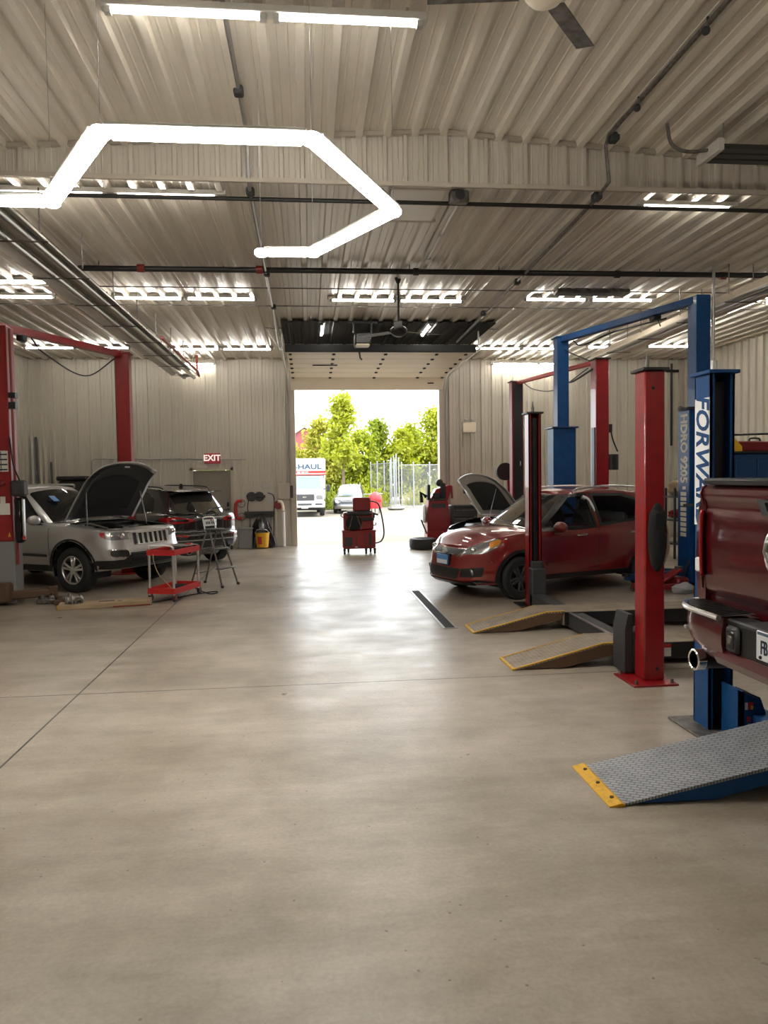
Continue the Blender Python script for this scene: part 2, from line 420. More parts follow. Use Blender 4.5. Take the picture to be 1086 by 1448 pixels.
# exit door
d = obj('door_2', MB().bb((MX0,YB+.0,0.01),(MX1,YB+.045,MH-.01)), M['door_leaf']); d['kind'] = 'structure'
mb = MB().bb((MX0-.07,YB-.06,0),(MX0,YB+.03,MH+.07)).bb((MX1,YB-.06,0),(MX1+.07,YB+.03,MH+.07)).bb((MX0-.07,YB-.06,MH),(MX1+.07,YB+.03,MH+.07)); obj('door_frame', mb, M['trim'], d)
mb = MB().tube([(MX1-.09,YB,1.02),(MX1-.09,YB-.06,1.02),(MX1-.22,YB-.065,1.02)], .012).cyl((MX1-.09,YB,1.02),(MX1-.09,YB-.015,1.02),.035); mb.bb((MX1-.12,YB-.03,1.1),(MX1-.06,YB,1.22),.01); obj('door_handle', mb, M['black'], d)

# overhead door, raised
d = bpy.data.objects.new('door_1', None); COL.objects.link(d); d['kind'] = 'structure'; d.location = (0,0,0)
prof = [(20.2,4.20),(19.80,4.50),(19.2,4.555),(18.6,4.575),(18.0,4.59),(17.4,4.605),(16.8,4.62),(16.22,4.635)]
for (y0,z0),(y1,z1) in zip(prof[:-1], prof[1:]):
    mb = MB().bar((1.635,y0-.008*np.sign(y0-y1),z0),(1.635,y1+.008,z1), 4.12, .045, bev=.006)
    dz = Vector((0,y1-y0,z1-z0)).normalized()
    p = obj('panel', mb, M['door_cream'], d)
mb = MB()
for (y, z) in prof[1:-1]:
    for x in (DX0+.1, .62, 1.635+.15, 2.95, DX1-.1):
        mb.box((x, y, z-.035), (.07, .10, .03), .006)
obj('hinge_row', mb, M['black'], d)
obj('strut', MB().bb((DX0+.0,16.16,4.54),(DX1-.0,16.24,4.70),.008), M['black_matte'], d)
mb = MB()
for x in (DX0-.06, DX1+.06):
    mb.tube(smooth_pts([(x,20.17,0),(x,20.17,2.5),(x,20.17,3.9),(x,20.05,4.28),(x,19.7,4.5),(x,18.5,4.54),(x,16.0,4.60)],5), .022, 6)
    for y in (16.2,):
        mb.bar((x,y,4.55),(x,y,CZ), .03, .03); mb.bar((x,y,4.55),(x+(.35 if x>0 else -.35),y,CZ-.02), .03, .01); mb.bar((x-.45,y,CZ-.02),(x+.45,y,CZ-.02), .03, .03)
obj('track', mb, M['steel'], d)
obj('handle', MB().bb((.15,18.15,4.54),(.75,18.19,4.56),.004), M['black'], d)
mb = MB().bb((3.25,19.95,4.33),(3.42,20.0,4.36),.004); obj('label_plate', mb, M['charcoal'], d)

# back wall conduit, boxes and gear
def conduit(name, label, pts, r, m, cat='pipe', n=8): return single(name, label, cat, MB().tube(pts, r, n), M[m])
conduit('conduit', 'thin conduit running along back wall to the exit sign', [(-5.65,YB-.075,2.0),(-5.65,YB-.075,2.36),(-5.55,YB-.075,2.42),(-1.65,YB-.075,2.36)], .014, 'steel')
t = thing('exit_sign', 'red EXIT sign above the closed personnel door', 'sign', (-2.54,YB-.05,2.26))
obj('case', MB().bb((-.21,-.05,0),(.21,.03,.27),.015), M['exit_red'], t)
obj('lettering', MB().merge(text_mb('EXIT', .22, .004, offset=.006), frame((0,-.055,.14),(1,0,0),(0,0,1))), M['exit_letter'], t)
for q in (-.12,0,.12): obj('bracket', MB().bb((q-.01,-.02,-.08),(q+.01,0,0)), M['steel'], t)
t = thing('alarm_box', 'beige alarm box high on back wall right of the open doorway', 'box', (4.42,YB-.03,3.02))
obj('case', MB().bb((-.18,-.12,0),(.18,.0,.28),.015), M['door_cream'], t)
for x in (-.1,.06): obj('lamp_head', MB().cyl((x,-.09,.28),(x,-.09,.33),.035,12).sphere((x,-.1,.345),.045), M['light_grey'], t)
obj('stand_off', MB().bb((-.16,-.02,-.4),(-.12,.01,0)), M['trim'], t)
t = thing('wall_shelf', 'dark narrow shelf on the wall with grinders hung above', 'shelf', (-1.3,YB-.03,.86))
obj('board', MB().bb((-.42,-.16,.02),(.38,0,.10),.008).bb((-.40,-.14,-.05),(.36,-.1,.02)), M['charcoal'], t)
for q in (-.28,.28): obj('post', MB().bb((q-.02,-.1,-.83),(q+.02,-.06,0)), M['dull_steel'], t)
mb = MB()
for x in (-.21,.0): mb.lathe([(.001,-.03),(.11,-.03),(.13,0),(.11,.03),(.001,.03)], 20, frame((x-.02,-.07,.50),(1,0,0),(0,0,1)))
mb.bb((-.1,-.12,.46),(.14,-.03,.54),.02); obj('grinder', mb, M['charcoal'], t)
mb = MB().bb((.15,-.02,.28),(.30,.0,.66)).bb((.05,-.03,.72),(.26,0,.82),.01); obj('wall_plate', mb, M['light_grey'], t)
mb = MB().tube(smooth_pts([(-.3,-.06,.45),(-.34,-.05,.2),(-.3,-.05,0)],5),.012).tube(smooth_pts([(.2,-.06,.6),(.36,-.05,.5),(.36,-.05,.1),(.34,-.05,-.6)],5),.012); obj('hose', mb, M['rubber'], t)
t = thing('air_hose', 'red coiled air hose hung on wall beside the exit door', 'hose', (-1.86,YB-.03,.8))
mb = MB()
mb.tube(smooth_pts([(.08,-.08,.45),(-.06,-.08,.42),(-.10,-.1,.2),(-.06,-.08,.0),(.07,-.08,-.02)],6),.04,8)
for k in range(9): mb.lathe([(.044,-.012),(.052,0),(.044,.012)],12,frame((-.085,-.09,.06+.04*k),(1,0,0),(0,1,0)))
obj('coil', mb, M['tool_red'], t); obj('hook', MB().lathe([(.09,-.02),(.11,-.02),(.11,.02),(.09,.02)],18,frame((.06,-.05,.38),(1,0,0),(0,0,1)),True).lathe([(.09,-.02),(.11,-.02),(.11,.02),(.09,.02)],18,frame((.06,-.05,.02),(1,0,0),(0,0,1)),True), M['dull_steel'], t)
single('storage_box', 'plain grey bin standing against back wall beside the yellow bucket', 'box', MB().bb((-1.86,19.72,0),(-1.5,20.0,.52),.02).bb((-1.88,19.70,.5),(-1.48,20.02,.55),.015), M['grey'])
t = thing('trash_bag', 'black plastic bag hanging open behind the yellow bucket', 'bag', (-1.27,YB-.33,0))
def bag(u, v):
    a = 2*pi*u; w = (.36*(1-v)**.6+.03)*(1+.06*sin(5*a+9*v)); return (w*cos(a), .45*w*sin(a)+.02, .02+.88*v)
obj('sack', MB().grid(bag, 36, 14), M['black_gloss'], t, weld=True)
t = thing('bucket', 'yellow plastic bucket with red print by the back wall', 'bucket', (-1.24,19.75,0))
obj('pail', MB().lathe([(.001,.03),(.15,.03),(.185,.40),(.195,.40),(.195,.42),(.175,.42),(.14,.05),(.001,.05)],28), M['yellow'], t)
mb = MB()
mb.grid(lambda u,v: (.163*cos(-2.3+.75*u)+.02*v*cos(-2.0), .163*sin(-2.3+.75*u)-.02*v, .12+.2*v), 8, 3); obj('print', mb, M['tool_red'], t)
obj('bail', MB().tube(smooth_pts([(-.19,0,.4),(-.12,-.12,.5),(.1,-.14,.5),(.19,0,.4)],6),.01,6), M['steel'], t)
obj('rag', MB().bb((-.16,-.12,.36),(.1,.1,.44),.03), M['black_matte'], t)
t = thing('pipe_post', 'white painted guard pipe left of the open doorway', 'post', (-.68,YB-.2,0))
obj('pole', MB().cyl((0,0,0),(0,0,.95),.038,14), M['bright_white'], t); obj('flange', MB().cyl((0,0,0),(0,0,.02),.08,16).cyl((0,0,.94),(0,0,.97),.05,14), M['light_grey'], t)
obj('hose_reel', MB().lathe([(.001,-.05),(.10,-.05),(.12,0),(.10,.05),(.001,.05)],20,frame((-.14,.05,1.13),(1,0,0),(0,0,1))), M['machine_red'], t)
obj('elbow', MB().tube(smooth_pts([(-.14,.02,1.22),(-.06,.0,1.2),(-.02,0,1.1),(-.01,0,.97)],6),.04,10), M['door_cream'], t)
t = thing('switch_box', 'beige control box fixed to the left door jamb', 'box', (-.66,YB-.03,1.28))
obj('case', MB().bb((-.16,-.12,0),(.16,0,.42),.01), M['trim'], t); obj('disconnect', MB().bb((.16,-.1,.03),(.24,-.02,.36),.01), M['charcoal'], t)
t = thing('trash_can', 'big black wheeled bin behind the silver car against back wall', 'bin', (-5.9,19.6,0))
obj('body', MB().bb((-.32,-.32,.1),(.32,.32,1.86),.04), M['charcoal'], t); obj('lid', MB().bb((-.36,-.36,1.86),(.36,.36,1.97),.03), M['black'], t)
for i, (x, h, mt, lab) in enumerate(((-7.12,3.05,'light_grey','pale trim strip leaning in the back left corner, leftmost of the row'),(-7.02,3.0,'black','black metal bar leaning between pale strips in the corner'),(-6.92,2.98,'trim','beige trim strip leaning in the corner right of black bar'),(-6.80,2.75,'trim','bent beige strip leaning in the corner before the last bar'),(-6.66,2.35,'black','short black bar leaning rightmost in the back left corner'))):
    single('metal_strip', lab, 'strip', MB().bar((x+.16,YB-.5,0.01),(x,YB-.10,h),.055,.02), M[mt], group='strips leaning in the corner')

# floor drain
t = thing('floor_drain', 'long narrow trench drain with dark grate set in the floor', 'drain', (1.66,10.2,0))
mb = MB().bb((-.085,-1.48,0),(-.06,1.48,.006)).bb((.06,-1.48,0),(.085,1.48,.006)).bb((-.085,-1.5,0),(.085,-1.48,.006)).bb((-.085,1.48,0),(.085,1.5,.006)); obj('frame', mb, M['steel'], t)
mb = MB().bb((-.06,-1.48,0.0005),(.06,1.48,.002))
obj('channel', mb, M['black_matte'], t)
mb = MB()
for k in range(74): mb.bb((-.06,-1.47+k*.04,.002),(.06,-1.455+k*.04,.005))
obj('grate', mb, M['charcoal'], t)
mb = MB().tube([(1.25,4.7,.001),(1.2,4.05,.001),(1.75,3.85,.001)],.003,5)
# ------------------------------------------------------------------ ceiling fixtures
def strip(label, x0, x1, y, z, tubes, group=None, hx=None):
    """surface strip light along x; tubes = list of (x0, x1) lit lamps"""
    a, b = hx or (x0-.06, x1+.06)
    t = thing('strip_light', label, 'ceiling light', ((a+b)/2, y, z), 0, group); c = (a+b)/2; top = (CZ-.03 if y > HY else zr(c)-.04)-z
    mb = MB().bb((a-c,-.055,.03),(b-c,.055,.085),.006); obj('housing', mb, M['fixture'], t)
    mb = MB()
    for q in (a-c+.15, b-c-.15): mb.bb((q-.012,-.012,.08),(q+.012,.012,max(top,.1)))
    obj('hanger', mb, M['steel'], t)
    for u, v in tubes:
        obj('tube', MB().cyl((u-c,0,.012),(v-c,0,.012),.017,10), M['tubelight'], t)
    mb = MB()
    for u, v in tubes: mb.bb((u-c-.05,-.03,-.012),(u-c,.03,.04),.004).bb((v-c,-.03,-.012),(v-c+.05,.03,.04),.004)
    obj('lamp_holder', mb, M['light_grey'], t); return t
strip('long twin tube light at the top of the photo beside the fan', 0,0,5.85,5.30,[(-1.39,-.30),(-.15,.90)],hx=(-1.47,.98))
strip('twin tube light tucked behind the ribbed beam, left side', 0,0,8.58,4.95,[(-3.27,-2.19),(-2.02,-.98)],hx=(-3.35,-.85))
strip('short single tube light behind the ribbed beam, right side', 0,0,8.57,4.95,[(4.0,5.05)],hx=(3.9,5.15))
strip('bright tube light above the dark heater pipe at far left', 0,0,12.37,4.97,[(-4.95,-4.02)],hx=(-5.1,-3.95))
strip('tube light just behind the heater pipe at far left', 0,0,13.28,4.95,[(-5.25,-4.27)],hx=(-5.35,-4.2))
strip('twin tube light right of the left heater, middle row', 0,0,13.38,4.97,[(-3.25,-2.15),(-2.02,-.89)],hx=(-3.35,-.8))
strip('twin tube light in the middle row behind the far ceiling fan', 0,0,13.4,4.97,[(.49,1.58),(1.72,2.81)],hx=(.4,2.9))
strip('twin tube light in the middle row below the dark duct', 0,0,13.2,4.97,[(3.97,5.05),(5.2,6.30)],hx=(3.9,6.4))
strip('far left tube light near the back wall over the red lift beam', 0,0,18.34,4.97,[(-6.53,-5.47)],hx=(-6.6,-5.4))
strip('far tube light near the back wall half hidden by the red beam', 0,0,18.32,4.97,[(-5.2,-4.2)],hx=(-5.28,-4.12))
strip('far twin tube light left of the raised overhead door', 0,0,18.48,4.97,[(-3.22,-2.12),(-1.98,-.86)],hx=(-3.3,-.78))
strip('rear wall tube light above the exit door, highest row', 0,0,20.1,4.86,[(-3.3,-2.45)],hx=(-3.38,-2.38))
strip('far twin tube light right of the raised overhead door', 0,0,18.28,4.97,[(4.14,5.3),(5.42,6.5)],hx=(4.05,6.6))
strip('rear wall tube light behind the tall blue post', 0,0,20.05,4.86,[(5.1,6.3),(6.4,7.2)],hx=(5.0,7.3))
strip('far tube light just left of the near blue post', 0,0,17.92,4.97,[(8.5,9.6)],hx=(8.4,9.7))
strip('far tube light over the second red lift post', 0,0,18.05,4.97,[(7.0,7.6)],hx=(6.9,7.7))
strip('tube light behind the right wall heater, first of the run', 0,0,10.6,4.97,[(8.0,9.1)],hx=(7.9,9.2))
strip('tube light near the right wall beyond the blue post', 0,0,13.3,4.97,[(8.6,9.7)],hx=(8.5,9.8))
def strip_y(label, x, z, tubes, hy, lit=True):
    c = sum(hy)/2; t = thing('strip_light', label, 'ceiling light', (x, c, z)); top = CZ-.03-z
    obj('housing', MB().bb((-.055,hy[0]-c,.03),(.055,hy[1]-c,.085),.006), M['fixture'], t)
    obj('hanger', MB().bb((-.012,hy[0]-c+.15,.08),(.012,hy[0]-c+.17,max(top,.1))).bb((-.012,hy[1]-c-.17,.08),(.012,hy[1]-c-.15,max(top,.1))), M['steel'], t)
    for u, v in tubes: obj('tube', MB().cyl((0,u-c,.012),(0,v-c,.012),.017,10), M['tubelight' if lit else 'dim_tube'], t)
    mb = MB()
    for u, v in tubes: mb.bb((-.03,u-c-.05,-.012),(.03,u-c,.04),.004).bb((-.03,v-c,-.012),(.03,v-c+.05,.04),.004)
    obj('lamp_holder', mb, M['light_grey'], t)
strip_y('unlit lengthwise tube light beside the ceiling hatch', 1.78, 4.95, [(8.55,9.6),(9.7,10.7)], (8.4,10.8), False)
strip_y('lengthwise tube light above the raised door, left one', .34, 4.97, [(15.5,16.6)], (15.4,16.7))
strip_y('lengthwise tube light above the raised door, right one', 2.6, 4.97, [(15.5,16.6)], (15.4,16.7))
strip_y('lengthwise tube light following the right heater, near length', 8.15, 4.90, [(11.5,12.6),(12.7,13.8)], (11.4,13.9))
strip_y('lengthwise tube light following the right heater, far length', 8.1, 4.90, [(14.9,16.0),(16.1,17.2)], (14.8,17.3))
for k, (x, y) in enumerate(((-4.5,2.5),(3.9,2.2),(7.3,3.0),(-4.5,-2.5),(1.0,-2.5),(5.8,-2.5))):     # unseen lights added to brighten the bays beside and behind the viewpoint
    strip('unseen twin tube light added to the front bay, '+('left of the hexagon light','right above the maroon truck','far right front bay','left rear','middle rear','right rear')[k], 0,0,y,4.95,[(x-1.1,x-.05),(x+.08,x+1.13)],hx=(x-1.2,x+1.23))
# hexagon light
HZ = 3.885
hexp = [(-.387,6.97),(.085,6.955),(.70,5.86),(.06,4.655),(-1.19,4.655),(-1.85,5.81),(-2.75,5.81)]
t = thing('hexagon_light', 'large open hexagon of bright white linked light tubes', 'ceiling light', (-.56,5.8,HZ))
C0 = Vector((-.56,5.8,0))
for a, b in zip(hexp[:-1], hexp[1:]):
    p = Vector((*a,0))-C0; q = Vector((*b,0))-C0; d = (q-p).normalized()
    h_ = obj('tube', MB().bar(p+d*.05, q-d*.05, .115, .04, bev=.016), M['hexlight'], t); up_ = Vector((0,0,.034)); obj('housing', MB().bar(p+d*.03+up_, q-d*.03+up_, .14, .022, bev=.006), M['fixture'], t)
for a in hexp: obj('connector', MB().lathe([(.001,-.026),(.05,-.024),(.064,-.01),(.064,.02),(.05,.034),(.001,.034)],14,Matrix.Translation(Vector((*a,0))-C0)), M['hex_joint'], t)
for a in hexp[:-1]:
    mb = MB()
    zt = (CZ if a[1] > HY else zr(a[0]))-HZ-.03
    mb.cyl(Vector((*a,.03))-C0, Vector((*a,zt))-C0, .0025, 5)
    obj('hanger_wire', mb, M['steel'], t)
# pipes
t = thing('sprinkler_pipe', 'thick black pipe with couplings crossing below the rear ceiling', 'pipe', (2,11.4,4.9))
def pz(x): return 4.98-(.0)*x
obj('pipe', MB().cyl((-5.3,.06,.06),(8.6,-.05,.06),.043,12), M['pipe_black'], t)
mb = MB()
for x in (-.3,2.9,5.9): obj('coupling', MB().cyl((x-.04,.02,.06),(x+.04,.02,.06),.058,12), M['pipe_black'], t)
for x in (-4.4,-2.67,4.65): obj('red_fitting', MB().cyl((x-.05,.02,.06),(x+.05,.02,.06),.06,12), M['pipe_red'], t)
for x in (-5,-3.2,-.4,1.0,3.6,4.4,7): obj('hanger', MB().cyl((x,.02,.1),(x,.02,.16),.008,6), M['dull_steel'], t)
conduit('gas_pipe', 'slim black pipe crossing just behind the ribbed beam', [(-3.6,8.5,4.93),(1,8.5,4.93),(7.5,8.52,4.93)], .024, 'pipe_black')
for lab, y, z in (('taut cable crossing ahead of the middle light row', 12.62, 4.99), ('taut cable crossing right behind the middle light row', 13.9, 4.99)):
    single('cable', lab, 'cable', MB().tube([(-7,y,z),(10.5,y,z)], .010, 6), M['dull_steel'])
t = thing('conduit_run', 'lengthwise conduit with junction boxes on the left ceiling', 'pipe', (-.57,8,4.95))
obj('pipe', MB().tube([(0,-13.5,.38),(0,-.1,.46),(0,0.02,.42),(0,.1,.05),(0,.3,.0),(-.03,7.5,0),(-.06,10,0.0)], .021, 8), M['steel'], t)
mb = MB()
for y, z in ((-.9,.44),(.35,.0),(3.6,0),(5.8,0)): obj('junction_box', MB().box((0,y,z),(.09,.11,.08),.015), M['charcoal'], t)
t = thing('conduit_run', 'lengthwise conduit with junction boxes on the right ceiling', 'pipe', (3.3,8,4.95))
obj('pipe', MB().tube([(-.06,-13.5,.38),(-.06,-.25,.46),(-.06,-.15,.4),(0,-.1,.03),(0.02,.3,0),(.1,3,0),(.2,9.2,0)], .021, 8), M['dull_steel'], t)
mb = MB()
for y, z in ((-.22,.44),(.25,.0),(3.9,0),(6.2,0)): obj('junction_box', MB().box((.0 if y<1 else .12,y,z),(.1,.12,.09),.015), M['charcoal'], t)
for y in (-2.2,-.95): obj('hook', MB().tube([(-.06,y,.5),(-.06,y,.46),(-.06,y+.04,.42)],.01,6).sphere((-.06,y+.03,.41),.035), M['charcoal'], t)
# ceiling hatch and speaker
t = thing('ceiling_hatch', 'square pale access panel in the rear ceiling by the hexagon light', 'hatch', (1.29,8.8,CZ-.06))
obj('panel', MB().bb((-.31,-.5,.0),(.31,.5,.03),.006), M['ceil'], t); obj('edge', MB().bb((-.35,.5,-.005),(.35,.55,.03)).bb((-.35,-.55,-.005),(.35,-.5,.03)), M['trim'], t)
t = thing('wall_speaker', 'dark dome speaker fixed to the ceiling near the hatch', 'speaker', (1.74,8.36,4.88))
obj('case', MB().bb((-.11,-.06,0),(.11,.06,.14),.02), M['dull_steel'], t); obj('cone', MB().lathe([(.001,0),(.05,.01),(.055,.02),(.001,.02)],18,frame((0,-.06,.07),(1,0,0),(0,0,1))), M['charcoal'], t)
# heaters
def heater(label, p, q, w, ends, mt, lit=False):
    L = (Vector(q)-Vector(p)).length; t = thing('tube_heater', label, 'heater', p, math.atan2(q[1]-p[1], q[0]-p[0])-pi/2)
    prof = [(-w*.5,-.02),(-w*.42,.02),(-w*.25,.13),(w*.25,.13),(w*.42,.02),(w*.5,-.02),(w*.5,0),(w*.43,.035),(w*.26,.145),(-w*.26,.145),(-w*.43,.035),(-w*.5,0)]
    obj('reflector', MB().prism(prof, 0, L, 'y'), M[mt], t)
    obj('burner_tube', MB().tube(smooth_pts([(-w*.2,-.1,.03),(-w*.2,L*.5,.03),(-w*.2,L,.03),(-w*.17,L+.12,.03),(0,L+.18,.03),(w*.17,L+.12,.03),(w*.2,L,.03),(w*.2,L*.5,.03),(w*.2,-.1,.03)],6),.05,10), M['alu'], t)
    mb = MB()
    for k in range(int(L/1.5)+1):
        y = .3+k*1.5
        if y < L: mb.bb((-w*.52,y-.015,-.03),(w*.52,y+.015,-.02)); mb.bb((-w*.4,y-.008,.1),(-w*.38,y+.008,.55)).bb((w*.38,y-.008,.1),(w*.4,y+.008,.55))
    obj('bracket', mb, M['dull_steel'], t)
    return t, L
t, L = heater('long tube heater hung at left ending in a red U pipe', (-3.1,5.2,4.45), (-3.02,19.2,4.45), .62, True, 'fixture')
obj('gas_line', MB().tube([(.36,9.2,.05),(.36,13.6,.05),(.3,14.2,.02),(.25,14.25,.1),(.25,14.25,.55)],.03,8), M['pipe_red'], t)
t, L = heater('long tube heater with cream shield hung at right', (6.58,9.0,4.42), (6.60,16.4,4.42), .5, True, 'door_cream')
t = thing('unit_heater', 'dark louvered heater hung from the front ceiling at right', 'heater', (5.2,7.3,5.03))
for k in range(3): obj('louver', MB().bar((-1.05,-.12+.13*k,.02+.0*k),(1.3,-.12+.13*k,.02),.11,.05,bev=.01), M['dark_fixture'], t)
obj('end_cap', MB().bb((-1.12,-.2,-.03),(-1.05,.22,.09),.01), M['fixture'], t)
obj('hanger', MB().cyl((-.95,0,.05),(-.95,0,.33),.006,6).cyl((1.1,0,.05),(1.1,0,.26),.006,6), M['steel'], t)
obj('flex_conduit', MB().tube(smooth_pts([(-1.1,.0,.05),(-1.35,-.02,.02),(-1.5,.0,.1),(-1.52,.05,.32)],6),.018,8), M['dull_steel'], t)
t = thing('ceiling_duct', 'dark flat duct hanging above the middle right light row', 'duct', (4.95,12.6,4.93))
obj('duct', MB().bb((-.65,-.12,0),(.65,.12,.09),.02), M['dull_steel'], t); obj('strap', MB().bb((-.4,-.02,.08),(-.36,.02,.12)).bb((.36,-.02,.08),(.4,.02,.12)), M['steel'], t)
# fans
def fan(label, loc, top, angs, L, w, hubm, blm):
    t = thing('ceiling_fan', label, 'fan', loc)
    obj('motor', MB().lathe([(.001,-.09),(.05,-.088),(.10,-.06),(.135,-.02),(.14,.03),(.10,.07),(.03,.09),(.001,.09)],28), M[hubm], t)
    obj('downrod', MB().cyl((0,0,.08),(0,0,top-loc[2]),.018,10).lathe([(.001,0),(.06,0),(.03,-.08),(.018,-.09)],16,Matrix.Translation((0,0,top-loc[2]))), M[hubm if hubm != 'door_cream' else 'light_grey'], t)
    for a in angs:
        m = Matrix.Rotation(a,4,'Z') @ Matrix.Rotation(R(9),4,'X')
        mb = MB().box((.12+L/2+.04,0,.0),(L,w,.008),.003,m); mb.box((.16,0,.005),(.16,.05,.012),.003,m); obj('blade', mb, M[blm], t)
fan('near ceiling fan with white hub and dark blades at top edge', (1.58,4.80,4.93), 5.55, (R(50),R(172),R(291)), .60, .135, 'door_cream', 'dull_steel')
fan('far black ceiling fan hanging before the raised overhead door', (1.50,12.05,4.18), CZ-.03, (R(20),R(140),R(262)), .62, .13, 'black', 'black')
t = thing('door_opener', 'black garage door opener with white lamp hung above doorway', 'opener', (1.15,15.3,4.52))
obj('case', MB().bb((-.16,-.2,0),(.16,.3,.24),.03), M['black'], t); obj('lamp', MB().bb((-.14,-.22,-.04),(.14,-.02,0.01),.02), M['door_cream'], t)
obj('rail', MB().bb((-.03,.3,.12),(.03,1.1,.17)), M['black'], t); obj('bracket', MB().bb((-.2,-.1,.24),(-.17,-.07,.52)).bb((.17,-.1,.24),(.2,-.07,.52)).bb((-.3,-.1,.44),(.3,-.07,.48)), M['black'], t)
obj('arm', MB().tube([(0,1.0,.1),(.02,.95,-.1),(.05,.9,-.14)],.02,6), M['dull_steel'], t)
# ------------------------------------------------------------------ vehicles
def pchip(pts):
    x = np.array([p[0] for p in pts], float); y = np.array([p[1] for p in pts], float)
    o = np.argsort(x); x, y = x[o], y[o]; h = np.diff(x); d = np.diff(y)/h; m = np.zeros(len(x))
    for i in range(1, len(x)-1):
        if d[i-1]*d[i] > 0:
            w1, w2 = 2*h[i]+h[i-1], h[i]+2*h[i-1]; m[i] = (w1+w2)/(w1/d[i-1]+w2/d[i])
    m[0], m[-1] = d[0], d[-1]
    def f(q):
        q = np.clip(np.asarray(q, float), x[0], x[-1]); i = np.clip(np.searchsorted(x, q)-1, 0, len(x)-2)
        t = (q-x[i])/h[i]; t2, t3 = t*t, t*t*t
        return (2*t3-3*t2+1)*y[i]+(t3-2*t2+t)*h[i]*m[i]+(-2*t3+3*t2)*y[i+1]+(t3-t2)*h[i]*m[i+1]
    return f
def resample(pts, n):
    P = np.array(smooth_pts([(*p, 0) for p in pts], 12))[:, :2]
    s = np.concatenate([[0], np.cumsum(np.hypot(*np.diff(P, axis=0).T))]); t = np.linspace(0, s[-1], n)
    return np.stack([np.interp(t, s, P[:, 0]), np.interp(t, s, P[:, 1])], 1)
sst = lambda t: np.clip(t,0,1)**2*(3-2*np.clip(t,0,1))
def in_poly(p, poly):
    c = False; n = len(poly)
    for i in range(n):
        x1, y1 = poly[i]; x2, y2 = poly[(i+1) % n]
        if (y1 > p[1]) != (y2 > p[1]) and p[0] < (x2-x1)*(p[1]-y1)/(y2-y1)+x1: c = not c
    return c
def shell(o):
    """closed car skin from plan outline, belt line, side profile and greenhouse; +x is the nose"""
    N, Mv = o.get('N', 200), o.get('M', 34); out = resample(o['plan'], N); xf, xr = out[0, 0], out[-1, 0]
    zb, zs, crown = pchip(o['zb']), pchip(o['zs']), pchip(o['crown']); nose, tail, side = pchip(o['nose']), pchip(o['tail']), pchip(o['side'])
    wf = sst((out[:, 0]-(xf-.55))/.55); wr = sst(((xr+.55)-out[:, 0])/.55); wm = (1-wf)*(1-wr)
    V = np.zeros((Mv+1, N, 3))
    for j in range(Mv+1):
        f = j/Mv; x = out[:, 0]-nose(f)*wf+tail(f)*wr; y = out[:, 1]*(1-(1-side(f))*(.35+.65*wm))
        V[j, :, 0] = x; V[j, :, 1] = y; V[j, :, 2] = zb(out[:, 0])+f*(zs(out[:, 0])-zb(out[:, 0]))
    Rw = o['arch']; cs = o['wheels']
    for cx, cz in cs:                                       # flared arch edges, then snap to the cut circle
        r = np.hypot(V[:, :, 0]-cx, V[:, :, 2]-cz); s = (np.abs(V[:, :, 1]) > .45)
        V[:, :, 1] += np.where(s, o.get('flare', .02)*np.exp(-((r-Rw)/.07)**2), 0)
        near = s & (np.abs(r-Rw) < .035); k = np.where(near, Rw/np.maximum(r, 1e-6), 1)
        V[:, :, 0] = np.where(near, cx+(V[:, :, 0]-cx)*k, V[:, :, 0]); V[:, :, 2] = np.where(near, cz+(V[:, :, 2]-cz)*k, V[:, :, 2])
    body = MB()
    def add(V, hole, flip=False):
        J, K, _ = V.shape; vs = V.reshape(-1, 3); fs = []
        for j in range(J-1):
            for k in range(K-1):
                c = (V[j,k]+V[j,k+1]+V[j+1,k]+V[j+1,k+1])/4
                if hole(c): continue
                fs.append((j*K+k, j*K+k+1, (j+1)*K+k+1, (j+1)*K+k))
        body.add(vs, fs); body.add(vs*np.array([1,-1,1]), [q[::-1] for q in fs])
    add(V, lambda c: abs(c[1]) > .45 and any(math.hypot(c[0]-a, c[2]-b) < Rw-.002 for a, b in cs))
    U = 14; top = V[-1]; D = np.zeros((U+1, N, 3)); zt = zs(out[:, 0]); cr = crown(out[:, 0])
    for u in range(U+1):
        t = u/U; D[u, :, 0] = top[:, 0]; D[u, :, 1] = top[:, 1]*(1-t); D[u, :, 2] = zt+cr*(1-(1-t)**2.4)
    bay = o.get('bay')
    add(D, (lambda c: bay and bay[0] < c[0] < bay[1] and abs(c[1]) < bay[2]) if bay else (lambda c: False))
    und = np.stack([V[0], V[0]*np.array([1,0,1])]); add(und, lambda c: any(abs(c[0]-a) < Rw for a, b in cs))
    if 'gh' in o:
        g = o['gh']; base = resample(g['plan'], 150); bf, br = base[0,0], base[-1,0]; rf, rr = g['roof_x']; zr_ = pchip(g['roof']); G = 22
        W = np.zeros((G+1, 150, 3)); rx = rr+(base[:,0]-br)/(bf-br)*(rf-rr); zb0 = zs(base[:,0])-.03+g.get('lift',0)
        for j in range(G+1):
            f = j/G; e = f**1.25; W[j,:,0] = base[:,0]+(rx-base[:,0])*f; W[j,:,1] = base[:,1]*(1-(1-g['tumble'])*e); W[j,:,2] = zb0+(zr_(rx)-zb0)*(f+.10*f*(1-f))
        cut = o.get('cut', []); a = g['plan'][0][0]
        def hole(c):
            return any(in_poly((c[0], c[2]), p) for p in cut) if abs(c[1]) > .35 else False
        add(W, hole); T = np.zeros((11, 150, 3))
        for u in range(11):
            t = u/10; T[u,:,0] = W[-1,:,0]; T[u,:,1] = W[-1,:,1]*(1-t); T[u,:,2] = W[-1,:,2]+g['rc']*(1-(1-t)**2.6)
        add(T, lambda c: False)
    return body
def bvh_of(mb): return BVHTree.FromPolygons([Vector(p) for p in mb.v], [f for f in mb.f])
